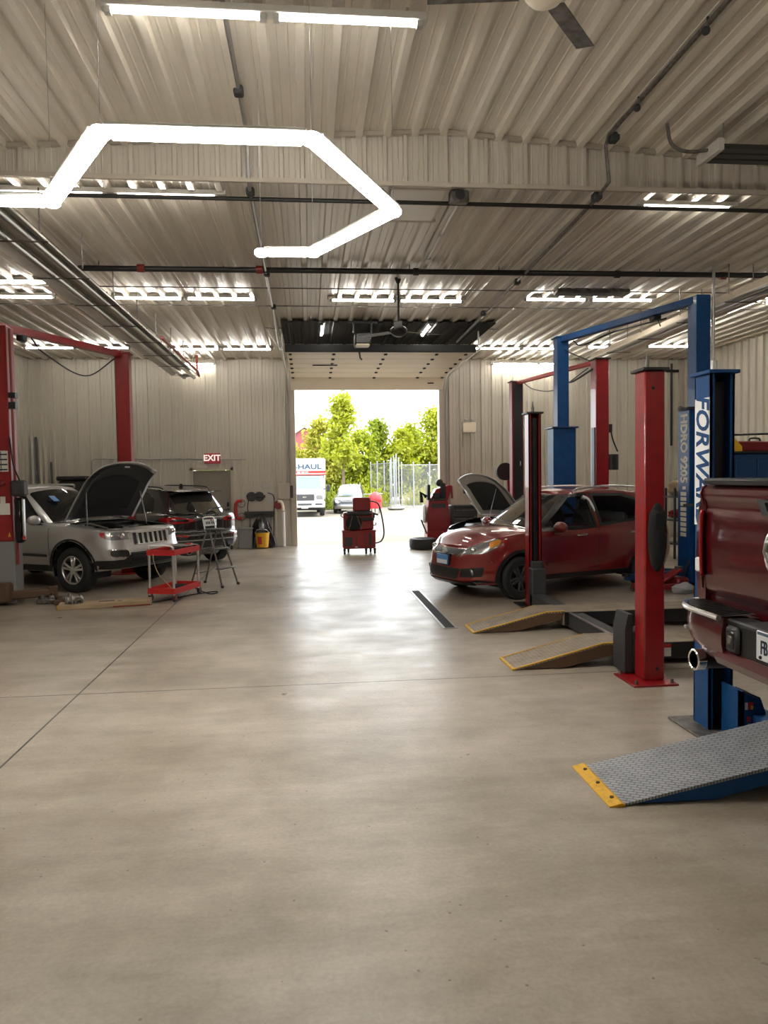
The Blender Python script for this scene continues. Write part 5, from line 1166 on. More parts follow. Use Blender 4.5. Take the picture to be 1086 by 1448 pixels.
bm_ = obj('overhead_beam', MB().bar(L(-4.58,11.7,4.16),L(-3.6,15.1,4.30),.12,.11), M['lift_red'], t); obj('hose', MB().tube(smooth_pts([L(-4.3,12.3,4.1),L(-4.2,12.6,3.9),L(-3.95,13.9,3.72),L(-3.7,15.0,4.2)],7),.012,6), M['black'], bm_); obj('switch_bar', MB().bb(L(-4.42,12.0,4.0),L(-4.32,12.2,4.1),.02), M['black'], bm_)
mb = MB().bb(L(-4.72,11.35,.05),L(-4.42,11.6,.34),.03).bar(L(-4.5,11.5,.15),L(-3.9,11.75,.14),.14,.12,bev=.02).cyl(L(-4.62,11.38,0.02),L(-4.62,11.38,.3),.07).cyl(L(-3.92,11.74,.05),L(-3.92,11.74,.24),.07); obj('arm', mb, M['rust'], t)
obj('arm', MB().bar(L(-4.5,11.9,.15),L(-4.9,12.9,.14),.14,.12,bev=.02).cyl(L(-4.9,12.9,.05),L(-4.9,12.9,.22),.06), M['dull_steel'], t)
# ------------------------------------------------------------------ tools and things on the floor
t = thing('tool_cart', 'red two tray tool cart on castors before the silver suv', 'cart', (-2.10,11.76,0), R(-19))
for z in (.12,.70): 
    mb = MB().bb((-.22,-.41,z),(.22,.41,z+.012))
    for s in (-1,1): mb.bb((s*.22-.008,-.41,z),(s*.22+.008,.41,z+.085)).bb((-.22,s*.41-.008,z),(.22,s*.41+.008,z+.085))
    tr = obj('tray', mb, M['tool_red'], t, smooth=0); mb = MB()
    for q in range(7): mb.bb((-.18+q*.06,-.4195,z+.05),(-.172+q*.06,-.4185,z+.058)).bb((-.15+q*.05,-.4195,z+.025),(-.142+q*.05,-.4185,z+.033))
    obj('perforation', mb, M['black'], tr)
for x in (-.20,.20):
    for y in (-.39,.39): obj('post', MB().cyl((x,y,.09),(x,y,.82 if y < 0 else .79),.019,10), M['alu'], t)
obj('handle', MB().tube(smooth_pts([(-.20,-.39,.81),(-.15,-.42,.85),(.15,-.42,.85),(.20,-.39,.81)],5),.014,8), M['bright_white'], t)
for i, (x, y) in enumerate(((-.20,-.39),(.20,-.39),(-.20,.39),(.20,.39))):
    w = obj('castor', MB().lathe([(.03,-.016),(.052,-.016),(.056,0),(.052,.016),(.03,.016)],20,Matrix.Translation((x,y+.02,.057)) @ Matrix.Rotation(pi/2,4,'Y'),True), M['rubber'], t)
    obj('castor_hub', MB().cyl((x-.018,y+.02,.057),(x+.018,y+.02,.057),.03,14).bb((x-.024,y-.01,.055),(x-.019,y+.04,.11)).bb((x+.019,y-.01,.055),(x+.024,y+.04,.11)), M['machine_red'] if i == 1 else M['dull_steel'], w)
Tc = Matrix.Translation((-2.10,11.76,0)) @ Matrix.Rotation(R(-19),4,'Z')
def on_cart(x, y, z): return tuple(Tc @ Vector((x,y,z)))
t = thing('wrench_set', 'scattered chrome wrenches and sockets lying on the cart top tray', 'tools', on_cart(-.05,-.2,.715), R(-19))
for k in range(5):
    a = random.uniform(-.4,.4); x, y = -.08+.045*k, random.uniform(-.06,.1); d = Vector((sin(a),cos(a),0))*.11
    obj('wrench', MB().bar(Vector((x,y,.012))-d, Vector((x,y,.012))+d,.016,.008).cyl(Vector((x,y,.003))+d,Vector((x,y,.022))+d,.016,10).cyl(Vector((x,y,.003))-d,Vector((x,y,.022))-d,.014,10), M['chrome'], t)
single('socket_case', 'small black case lying on the cart top tray', 'case', MB().box(on_cart(.05,.08,.755),(.2,.16,.08),.015,None,R(-19)), M['black'])
single('parts_box', 'little red box standing at back end of the cart top tray', 'box', MB().box(on_cart(.08,.33,.77),(.11,.09,.11),.008,None,R(-19)), M['tool_red'])
single('spray_can', 'tan can standing at cart corner nearest the aisle', 'can', MB().cyl(on_cart(.165,-.355,.712),on_cart(.165,-.355,.83),.024,14).cyl(on_cart(.165,-.355,.83),on_cart(.165,-.355,.86),.012,10), M['cardboard'])
single('sheet_tray', 'flat metal sheet balanced over the rear of the cart', 'sheet', MB().box(on_cart(.02,.22,.80),(.34,.40,.012),.003,None,R(-19)), M['dull_steel'])
single('work_cord', 'pale cord hanging from the cart tray to its lower shelf', 'cord', MB().tube(smooth_pts([on_cart(-.12,-.40,.78),on_cart(-.10,-.43,.62),on_cart(-.02,-.43,.42),on_cart(.12,-.40,.26),on_cart(.16,-.3,.15)],6),.007,6), M['cardboard'])
t = thing('air_gun', 'dark air tool lying on the cart lower tray', 'tool', on_cart(.03,.1,.132), R(20)); obj('body', MB().cyl((-.12,0,.04),(.1,0,.04),.035,12), M['black'], t); obj('grip', MB().bar((.04,0,.04),(.08,.10,.02),.03,.035), M['charcoal'], t)
single('floor_cable', 'black cable running on the floor round the tool cart', 'cable', MB().tube(smooth_pts([(-2.9,11.35,.012),(-2.3,11.35,.012),(-1.9,11.9,.012),(-1.55,12.2,.012),(-1.5,12.05,.012),(-1.62,12.0,.012),(-1.9,12.6,.012),(-2.2,13.4,.012)],8),.010,6), M['rubber'])
t = thing('step_ladder', 'small grey step ladder standing behind the black suv', 'ladder', (-1.65,13.0,0), R(62))
for s in (-1,1):
    obj('front_rail', MB().bar((s*.235,-.32,.01),(s*.15,-.03,.97),.028,.028,(0,1,0),.006), M['dull_steel'], t)
    obj('rear_rail', MB().bar((s*.21,.34,.01),(s*.15,.03,.95),.026,.026,(0,1,0),.006), M['dull_steel'], t)
    for fx, fy in ((.236,-.325),(.212,.345)): obj('foot', MB().box((s*fx,fy,.02),(.045,.045,.04),.008), M['rubber'], t)
obj('platform', MB().bb((-.17,-.13,.955),(.17,.13,.985),.01), M['charcoal'], t)
for y, z, w in ((-.23,.30,.41),(-.135,.63,.35)): obj('step', MB().bb((-w/2,y-.06,z),(w/2,y+.06,z+.025),.006), M['dull_steel'], t)
obj('brace', MB().cyl((-.2,.27,.22),(.2,.27,.22),.012).cyl((-.17,.13,.64),(.17,.13,.64),.012), M['dull_steel'], t)
obj('handrail', MB().tube(smooth_pts([(-.155,.05,.95),(-.155,.09,1.13),(-.12,.1,1.18),(.12,.1,1.18),(.155,.09,1.13),(.155,.05,.95)],5),.013,8), M['alu'], t)
t = thing('cardboard_box', 'long flat cardboard box lying on the floor by the front wheel', 'box', (-2.98,11.15,0), R(10.8))
obj('carton', MB().bb((-.64,-.16,0),(.64,.16,.075),.006), M['cardboard'], t); obj('end_tape', MB().bb((-.646,-.16,.01),(-.62,-.13,.07)), M['yellow'], t); obj('print', MB().bb((-.1,-.05,.075),(.12,.05,.0765)).bb((.16,-.06,.075),(.22,.02,.0765)), M['charcoal'], t); obj('tape', MB().bb((.1,-.163,.005),(.62,-.1595,.02)), M['machine_red'], t)
t = thing('engine_part', 'silver ribbed metal part sitting on the flat cardboard box', 'engine part', (-3.40,11.05,.078), R(25))
mb = MB()
for k in range(7): mb.box((-.10+.033*k,.02*sin(k*2),.055+.02*sin(k*1.7)),(.02,.13,.10+.05*sin(k*1.1)),.005,Matrix.Rotation(.25*sin(k*3),4,'Y'))
mb.cyl((-.12,0,.05),(.12,0,.05),.045); obj('casting', mb, M['steel'], t); obj('flange', MB().lathe([(.03,0),(.06,0),(.06,.02),(.03,.02)],16,Matrix.Translation((.05,-.08,.03)) @ Matrix.Rotation(pi/2,4,'X'),True), M['dull_steel'], t)
for i, (x, y, lab) in enumerate(((-3.95,11.55,'dark greasy metal part on the floor left of front wheel'),(-3.66,11.42,'small dark bracket on the floor just behind the cardboard box'))):
    t = thing('engine_part', lab, 'engine part', (x,y,0), .4*i); obj('casting', MB().bb((-.14,-.06,0),(.14,.06,.08),.02).cyl((-.06,0,.05),(-.06,0,.13),.035).bb((.03,-.04,.07),(.10,.04,.12),.015), M['rust' if i else 'dull_steel'], t); obj('stud', MB().cyl((.07,0,.1),(.07,0,.17),.012).cyl((-.11,0,.07),(-.11,0,.12),.012), M['black'], t)
# red service machine in the doorway
t = thing('service_machine', 'red wheeled fluid service machine standing in the doorway', 'machine', (1.17,17.75,0))
b = obj('cabinet', MB().bb((-.39,-.25,.14),(.39,.25,.56),.03), M['machine_red'], t); obj('top_edge', MB().bb((-.405,-.265,.53),(.405,.265,.58),.02), M['tool_red'] if False else M['machine_red'], b)
obj('vent', MB().bb((-.34,-.256,.20),(-.17,-.248,.42),.004).bb((.22,-.256,.22),(.29,-.248,.5),.004), M['charcoal'], b); obj('panel_line', MB().bb((-.06,-.256,.16),(-.05,-.249,.52)).bb((.14,-.256,.16),(.15,-.249,.52)), M['black'], b); obj('badge', MB().bb((-.10,-.257,.17),(-.04,-.25,.20)), M['light_grey'], b)
u = obj('upper_body', MB().bb((-.36,-.20,.58),(.35,.22,1.0),.03), M['machine_red'], t); obj('shelf', MB().bb((.0,-.24,.80),(.36,-.2,.88),.01).bb((-.32,-.24,.93),(.3,-.2,1.0),.02), M['black'], u)
obj('bag', MB().sphere((-.13,-.26,.76),1,18,12,(.19,.09,.18)), M['fabric_black'], t); obj('strap', MB().tube([(-.16,-.34,.93),(-.22,-.36,.7),(-.25,-.3,.6)],.012,6).tube([(-.05,-.34,.93),(.02,-.35,.7),(.05,-.3,.6)],.012,6), M['dull_steel'], t)
mb = MB().bb((-.13,-.10,1.02),(.29,.06,1.35),.03); h = obj('display_head', mb, M['machine_red'], t); obj('neck', MB().bb((.0,-.05,.98),(.2,.05,1.04)), M['black'], h)
obj('rim', MB().bb((-.27,-.15,.99),(.33,.18,1.03),.01), M['charcoal'], t)
obj('hose', MB().tube(smooth_pts([(.28,-.03,1.26),(.4,-.03,1.24),(.5,-.03,1.15),(.58,-.03,.8),(.61,-.03,.48),(.56,-.03,.32),(.46,-.05,.26),(.38,-.05,.25)],7),.018,8), M['black'], t)
obj('nozzle', MB().bar((.33,-.1,.98),(.47,-.12,.93),.04,.04).cyl((.36,-.1,.86),(.36,-.1,.96),.03), M['black'], t)
obj('hook', MB().tube(smooth_pts([(-.36,-.1,.88),(-.42,-.12,.92),(-.4,-.14,.97)],4),.012,6).tube(smooth_pts([(.35,-.1,.68),(.41,-.12,.7),(.4,-.14,.75)],4),.012,6), M['dull_steel'], t)
for x, y in ((-.35,-.2),(-.24,.2),(.16,-.22),(.30,.2),(.37,-.18)): obj('castor', MB().lathe([(.02,-.02),(.058,-.022),(.066,0),(.058,.022),(.02,.02)],18,Matrix.Translation((x,y,.067)) @ Matrix.Rotation(pi/2,4,'Y'),True).bb((x-.03,y-.02,.09),(x+.03,y+.02,.145)), M['rubber'], t)
# wheel alignment console and gear at the right of the doorway
t = thing('wheel_balancer', 'red machine cabinet with tools on top beside the right door jamb', 'machine', (3.32,19.1,0))
b = obj('cabinet', MB().prism([(-.30,0),(.30,0),(.30,.62),(.24,1.2),(-.26,1.2),(-.30,.62)], -.25, .25, 'y'), M['machine_red'], t, smooth=0); obj('vent', MB().bb((-.2,-.257,1.02),(.18,-.249,1.13)), M['charcoal'], b); obj('skirt', MB().bb((-.31,-.27,0),(.32,.27,.42),.02), M['lift_red'], b)
h = obj('head', MB().prism([(-.22,1.2),(.26,1.2),(.36,1.58),(.30,1.60),(-.05,1.50)], -.18, .18, 'y'), M['lift_red'], t, smooth=0)
obj('tool_tray', MB().bb((-.24,-.24,1.2),(.2,.1,1.25),.01).bb((.06,-.22,1.24),(.2,-.1,1.66),.03).bb((-.28,-.2,1.22),(-.2,.1,1.62),.02).sphere((.05,-.1,1.66),.1,12,8).bb((-.14,-.2,1.25),(.06,-.15,1.4),.02), M['black'], t)
obj('side_tray', MB().tube([(-.30,-.1,1.3),(-.44,-.12,1.42),(-.42,-.12,1.16)],.05,8), M['fabric_black'], t)
obj('paper_roll', MB().bb((-.40,-.2,.62),(-.30,.1,1.1),.05), M['white'], t); obj('lever', MB().tube([(-.31,-.2,.35),(-.46,-.25,.72)],.022,8), M['charcoal'], t); obj('arm', MB().bar((.36,-.1,1.58),(.38,-.1,1.25),.04,.05), M['machine_red'], t)
tt = thing('tire', 'black tire lying flat on the floor beside the red machine cabinet', 'tire', (2.85,18.55,0)); obj('tread', MB().lathe([(.19,.02),(.24,.0),(.33,.02),(.345,.08),(.345,.2),(.33,.26),(.24,.28),(.19,.26)],36,None,True), M['rubber'], tt)
t = thing('tool_chest', 'black tool chest behind the hood of the red hatchback', 'cabinet', (3.98,18.9,0)); b = obj('body', MB().bb((-.34,-.28,.08),(.30,.3,1.08),.02), M['black'], t)
for k in range(4): d_ = obj('drawer', MB().bb((-.32,-.30,.14+.22*k),(.28,-.27,.33+.22*k),.006), M['charcoal'], t); obj('pull', MB().bb((-.25,-.315,.29+.22*k),(.2,-.30,.305+.22*k)), M['dull_steel'], d_)
for x in (-.28,.24):
    for y in (-.22,.24): obj('castor', MB().cyl((x-.02,y,.045),(x+.02,y,.045),.045,14), M['rubber'], t)
t = thing('workbench', 'steel workbench with bottles by back wall right of doorway', 'bench', (4.62,18.9,0)); obj('top', MB().bb((-.44,-.3,1.0),(.6,.3,1.05),.008), M['charcoal'], t)
for x in (-.40,.55):
    for y in (-.26,.26): obj('leg', MB().bb((x-.025,y-.025,0),(x+.025,y+.025,1.0)), M['dull_steel'], t)
obj('shelf', MB().bb((-.42,-.28,.4),(.58,.28,.43)), M['charcoal'], t)
for nm, lab, cat, x, z, r, h, m in (('oil_bottle','red oil bottle standing on the workbench','bottle',4.48,1.05,.05,.24,'tool_red'),('spray_bottle','yellow spray bottle standing on the workbench right of red bottle','bottle',4.64,1.05,.045,.3,'yellow'),('white_jug','white jug on the workbench left of the red bottle','jug',4.36,1.05,.06,.22,'white')):
    t = thing(nm, lab, cat, (x,18.75,z)); obj('body', MB().lathe([(.001,0),(r,.005),(r,h*.62),(r*.45,h*.78),(r*.4,h*.8)],16), M[m], t); obj('cap', MB().cyl((0,0,h*.8),(0,0,h),r*.42,12), M['white' if m != 'white' else 'charcoal'], t)
def lump(c, s, seed, n=20):
    rd = random.Random(seed); ph = [rd.uniform(0,6) for _ in range(6)]; mb = MB(); mb.sphere((0,0,0),1,n,n//2)
    mb.v = [(c[0]+s[0]*p[0]*(1+.16*sin(5*p[1]+ph[0])+.1*sin(9*p[2]+ph[1])), c[1]+s[1]*p[1]*(1+.16*sin(6*p[2]+ph[2])+.1*sin(8*p[0]+ph[3])), c[2]+s[2]*max(p[2]*(1+.15*sin(6*p[0]+ph[4])),-.8)) for p in mb.v]; return mb
single('shop_rag', 'blue shop cloth heaped on the workbench', 'cloth', lump((4.62,18.64,1.10),(.14,.1,.07),3), M['blue_tarp']); single('plastic_bag', 'white plastic bag on the workbench left end', 'bag', lump((4.30,18.66,1.11),(.17,.12,.08),4), M['white']); single('tool_bag', 'black tool bag in front of the white plastic bag', 'bag', lump((4.46,18.6,1.08),(.18,.08,.07),5), M['fabric_black'])
t = thing('hose_stand', 'red hose reel on a black arm fixed to the back wall', 'reel', (4.5,YB-.03,1.45)); obj('bracket', MB().bb((-.1,-.4,0),(-.06,0,.05)).bb((-.3,-.42,.0),(.5,-.36,.06)).bb((-.32,-.44,-.1),(-.2,-.34,.15)), M['black'], t); obj('reel', MB().cyl((-.2,-.38,.13),(.0,-.38,.13),.11,18).cyl((.1,-.38,.13),(.4,-.38,.13),.1,18), M['tool_red'], t)
t = thing('tire_machine', 'machine with round black hood beside the far red lift post', 'machine', (4.85,17.75,0)); obj('pedestal', MB().bb((-.12,-.1,0),(.2,.3,1.2),.03), M['machine_red'], t); obj('hood', MB().lathe([(.001,-.08),(.19,-.08),(.215,-.05),(.215,.06),(.001,.06)],28,frame((-.08,.0,1.92),(1,0,0),(0,0,1))), M['black'], t); obj('arm', MB().bar((.05,.1,1.1),(.02,.1,1.95),.06,.06), M['machine_red'], t)
# right side: jack, cloth, racks
t = thing('floor_jack', 'red floor jack on the floor behind near red column', 'jack', (5.35,10.85,0), R(12))
obj('frame', MB().bb((-.42,-.15,.05),(.35,-.12,.14),.01).bb((-.42,.12,.05),(.35,.15,.14),.01).bb((.2,-.15,.06),(.42,.15,.22),.03), M['machine_red'], t); obj('lift_arm', MB().bar((-.1,0,.12),(.35,0,.34),.16,.06,bev=.02), M['lift_red'], t); obj('saddle', MB().cyl((.33,0,.33),(.33,0,.38),.06,14), M['dull_steel'], t)
for x in (-.36,.3):
    for s in (-1,1): obj('wheel', MB().cyl((x,s*.16,.05),(x,s*.2,.05),.05,16), M['dull_steel'], t)
obj('handle', MB().cyl((.4,0,.2),(.75,.1,.75),.018,8), M['black'], t)
single('shop_rag', 'crumpled grey cloth dropped on floor at foot of blue lift', 'cloth', lump((5.62,10.66,.07),(.17,.12,.09),8), M['cloth_grey'])
t = thing('parts_rack', 'black parts stand with a beige sack behind the hatchback tail', 'rack', (8.0,15.2,0))
for x in (-.3,.3):
    for y in (-.2,.2): obj('leg', MB().bb((x-.02,y-.02,0),(x+.02,y+.02,1.5)), M['black'], t)
for z in (.3,.8,1.3): obj('shelf', MB().bb((-.34,-.24,z),(.34,.24,z+.03)), M['charcoal'], t)
single('sack', 'beige sack slumped on the black parts stand', 'sack', lump((7.9,15.15,1.50),(.27,.2,.2),12), M['cardboard']); single('fender_panel', 'red crumpled body panel on the parts stand', 'panel', lump((7.9,15.1,.95),(.26,.16,.12),13), M['machine_red'])
t = thing('water_tap', 'white valve fitting on a pipe at the far right', 'valve', (7.15,17.5,0)); obj('pipe', MB().cyl((0,0,0),(0,0,1.9),.02), M['steel'], t); obj('valve', MB().cyl((-.12,0,1.62),(.0,0,1.62),.02).cyl((0,-.03,1.4),(0,-.03,1.8),.025), M['bright_white'], t)
t = thing('blue_cabinet', 'large blue steel cabinet behind the maroon truck', 'cabinet', (6.4,9.45,0)); b = obj('body', MB().bb((-.98,-.33,.0),(1.1,.35,2.06),.02), M['deep_blue'], t)
for x0, x1 in ((-.90,-.62),(-.6,.2),(.22,1.04)): d_ = obj('door', MB().bb((x0,-.35,.1),(x1,-.325,1.98),.006), M['deep_blue'], t); obj('handle', MB().bb((x1-.07,-.37,1.0),(x1-.05,-.35,1.2)), M['black'], d_)
obj('top_rim', MB().bb((-1.0,-.36,2.06),(1.12,.37,2.09),.008), M['black'], t)
t = thing('yellow_bracket', 'yellow metal bracket on the left end of the blue cabinet', 'bracket', (5.45,9.12,2.09)); obj('plate', MB().prism([(-.07,.26),(-.03,.28),(.0,.2),(.13,.06),(.13,0),(.0,-.0),(-.0,.12)], -.02, .02, 'y'), M['yellow'], t)
t = thing('red_toolbox', 'red toolbox lying on top of the blue cabinet', 'toolbox', (6.0,9.5,2.09)); obj('box', MB().bb((-.3,-.12,0),(.3,.12,.14),.02), M['machine_red'], t); obj('handle', MB().tube(smooth_pts([(-.08,0,.14),(-.06,0,.18),(.06,0,.18),(.08,0,.14)],4),.012,6), M['black'], t)
single('steel_rod', 'thin steel bar lying above the red toolbox', 'bar', MB().cyl((5.5,9.72,2.33),(7.3,9.75,2.36),.015,8).cyl((5.8,9.72,2.09),(5.8,9.72,2.34),.012).cyl((6.9,9.73,2.09),(6.9,9.73,2.35),.012), M['black'])
t = thing('stand_pipe', 'thin dark pipe with tee on the back right corner wall', 'pipe', (10.25,YB-.075,2.6)); obj('pipe', MB().cyl((0,0,0),(0,0,2.3),.03), M['pipe_black'], t); obj('tee', MB().cyl((-.15,0,2.1),(.2,0,2.1),.04), M['pipe_black'], t)

# ------------------------------------------------------------------ the yard
t = thing('moving_truck', 'white moving truck with red stripe parked facing the doorway', 'truck', (-.2,37.2,-.02))
b = obj('cargo_box', MB().bb((-1.06,.9,.75),(1.06,5.2,2.85),.06).bb((-1.06,.25,1.98),(1.06,1.0,2.85),.07), M['truck_white'], t)
obj('lettering', MB().merge(text_mb('U-HAUL', .40, .004, 0, .010), frame((.03,.245,2.42),(1,0,0),(0,0,1)) @ Matrix.Diagonal((1.14,.86,1,1))), M['truck_blue'], b)
s_ = obj('stripe', MB().bb((-1.062,.238,2.11),(1.062,.26,2.22)).bb((-1.062,.238,2.01),(1.062,.26,2.06)), M['truck_red'], b); mb = MB()
for k in range(6): mb.bb((-.95+.1*k*2,.234,2.145),(-.80+.1*k*2,.239,2.185))
obj('slogan', mb, M['white'], s_)
c = obj('cab', MB().prism([(.9,.55),(-.95,.55),(-1.02,.75),(-.98,1.10),(-.25,1.24),(.30,1.95),(.9,1.98)], -.98, .98, 'x') if False else MB().prism([(.95,.55),(-.95,.55),(-1.0,.75),(-.96,1.12),(-.22,1.28),(.28,1.97),(.95,1.98)], -.93, .93, 'x', Matrix.Identity(4)), M['truck_white'], t, smooth=25)
obj('windshield', MB().add([(-.84,-.20,1.315),(.84,-.20,1.315),(.76,.245,1.93),(-.76,.245,1.93),(-.84,-.14,1.30),(.84,-.14,1.30),(.76,.30,1.92),(-.76,.30,1.92)],[(0,1,2,3),(4,5,6,7),(0,1,5,4),(1,2,6,5),(2,3,7,6),(3,0,4,7)]), M['glass_blue'], c)
g_ = obj('grille', MB().bb((-.46,-1.03,.78),(.46,-.95,1.08),.02), M['charcoal'], c); obj('emblem', MB().lathe([(.001,.01),(.09,.01),(.10,0)],20,frame((0,-1.03,.94),(1,0,0),(0,0,1)) @ Matrix.Diagonal((1,.5,1,1))), M['chrome'], g_)
for s in (-1,1):
    obj('headlight', MB().bb((s*.72-.16,-1.01,.80),(s*.72+.16,-.93,1.06),.03), M['lamp_clear'], c); obj('mirror', MB().bb((s*1.17-.08,-.25,1.18),(s*1.17+.08,-.17,1.52),.02).bar((s*.9,-.2,1.3),(s*1.17,-.2,1.35),.03,.03), M['black'], c)
    wheel(t, (s*.80,-.25,.38), .38, .24, .2, s, 'white')if False else obj('wheel', MB().lathe([(.2,-.11),(.36,-.12),(.38,-.08),(.38,.08),(.36,.12),(.2,.11)],28,Matrix.Translation((s*.84,-.25,.38)) @ Matrix.Rotation(pi/2,4,'Y'),True).cyl((s*.84-.05,-.25,.38),(s*.84+.05,-.25,.38),.2,20), M['rubber'], t)
    obj('wheel', MB().lathe([(.2,-.2),(.36,-.22),(.38,-.18),(.38,.18),(.36,.22),(.2,.2)],28,Matrix.Translation((s*.84,3.6,.38)) @ Matrix.Rotation(pi/2,4,'Y'),True), M['rubber'], t)
bp = obj('bumper', MB().bb((-.98,-1.12,.42),(.98,-.95,.74),.04), M['truck_white'], c); obj('bumper_slot', MB().bb((-.34,-1.13,.54),(.34,-1.1,.64),.02).bb((-.85,-1.13,.55),(-.5,-1.1,.64),.02).bb((.5,-1.13,.55),(.85,-1.1,.64),.02), M['charcoal'], bp); obj('license_plate', MB().bb((-.16,-1.14,.40),(.16,-1.12,.50)), M['door_cream'], bp)
obj('undercarriage', MB().bb((-.8,-.8,.3),(.8,5,.6)), M['black_matte'], t)
# parked car outside
def yard_car():
    t = thing('parked_car', 'blue grey car parked nose first outside right of the truck', 'car', (2.25,40.6,-.03), R(-97))
    ax = 1.25
    o = dict(plan=[(2.1,0),(2.07,.4),(1.95,.64),(1.6,.76),(1.0,.80),(-1.4,.80),(-1.9,.7),(-2.05,.4),(-2.1,0)], zb=[(-2.1,.35),(-1,.24),(1.4,.24),(2.1,.24)], zs=[(-2.1,.95),(0,.92),(1.0,.90),(1.7,.80),(2.1,.68)], crown=[(2.1,.03),(1.2,.06),(-2.1,.03)],
        nose=[(0,.1),(.3,0),(1,.14)], tail=[(0,.1),(.4,0),(1,.1)], side=[(0,.95),(.5,1),(1,.92)], arch=.36, wheels=[(ax,.31),(-ax,.31)], N=110, M=18, gh=dict(plan=[(1.05,0),(1.0,.4),(.8,.66),(.1,.74),(-1.5,.72),(-1.9,.55),(-1.98,0)], roof_x=(.1,-1.6), roof=[(-1.6,1.38),(-.6,1.46),(.1,1.42)], tumble=.76, rc=.04))
    bv = fit_body(t, o, 'dark_paint')
    obj('windshield', patch(bv, rnd([(.95,-.62,.95),(1.02,-.3,.96),(1.02,.3,.96),(.95,.62,.95),(.16,.50,1.39),(.16,-.50,1.39)],.05), (-.7,0,-.7)), M['glass_blue'], t)
    for s in (1,-1):
        obj('side_window', patch(bv, rnd([(.6,s,.95),(.05,s,1.36),(-1.3,s,1.35),(-1.6,s,.98)],.05), SIDE[s]), M['glass_dark'], t)
        for q in (ax,-ax): wheel(t, (q,s*.70,.31), .31, .2, .19, s, 'dull_steel')
        obj('headlight', patch(bv, rnd([(2.0,s*.42,.62),(1.9,s*.66,.72),(1.7,s*.76,.74),(1.8,s*.74,.60),(2.0,s*.46,.54)],.03), (-.8,-s*.6,0), .006, .04), M['chrome'], t)
    obj('bumper', patch(bv, [(2.2,-.7,.26),(2.2,-.72,.44),(2.2,.72,.44),(2.2,.7,.26)], (-1,0,0), .02, .05), M['steel'], t)
    obj('grille', patch(bv, rnd([(2.2,-.35,.5),(2.2,-.38,.62),(2.2,.38,.62),(2.2,.35,.5)],.02), (-1,0,0), .006, .03), M['black'], t)
    obj('roof_cover', patch(bv, rnd([(.1,-.45,1.5),(.1,.45,1.5),(-1.5,.45,1.5),(-1.5,-.45,1.5)],.1), (0,0,-1), .006, .05), M['truck_white'], t)
yard_car()
t = thing('red_tank', 'round red tank outside behind the service machine', 'tank', (3.45,38.6,-.04)); obj('shell', MB().sphere((0,0,.72),1,22,14,(.36,.36,.40)).cyl((0,0,.25),(0,0,.7),.34,22), M['stop_red'], t); obj('stand', MB().cyl((-.2,0,0),(-.2,0,.4),.03).cyl((.2,0,0),(.2,0,.4),.03).cyl((0,.2,0),(0,.2,.4),.03), M['dull_steel'], t); obj('rail', MB().cyl((-.6,-.1,1.0),(.4,-.1,1.02),.02), M['galv'], t)
# fence
def fence(label, pts, h, name='chain_link_fence', lean=0):
    t = thing(name, label, 'fence', (*pts[0],0)); p0 = Vector((*pts[0],0)); P = [Vector((*p,0))-p0 for p in pts]
    for p in P: obj('post', MB().cyl(p, p+Vector((lean,0,h+.12)), .035, 8).sphere(p+Vector((lean,0,h+.13)),.05,8,6), M['galv'], t)
    for a, b in zip(P[:-1], P[1:]):
        up = Vector((lean,0,h)); m_ = MB(); m_.add([a,b,b+up,a+up],[(0,1,2,3)]); obj('mesh_panel', m_, M['chain_link'], t, norm=False)
        obj('rail', MB().cyl(a+up, b+up, .022, 6).cyl(a+up*.03, b+up*.03, .015, 6), M['galv'], t)
fence('chain link fence run right of the leaning gate panels', [(5.55,44.2),(6.3,44.4),(7.35,44.8),(9.0,45.3),(11,46),(14,47)], 2.55)
fence('stack of grey gate panels leaning on the fence corner', [(4.15,49.5),(4.45,48.0),(4.75,46.6),(5.0,45.4),(5.2,44.6)], 2.7, 'gate_panel')
for k in range(4): single('steel_post', 'bare galvanized post standing at the fence corner', 'post', MB().cyl((4.98+.13*k,44.3-.1*k,-.05),(4.94+.14*k,44.3-.1*k,3.0+.12*(k%3)),.035,8), M['galv'], 'bare posts at the fence corner')
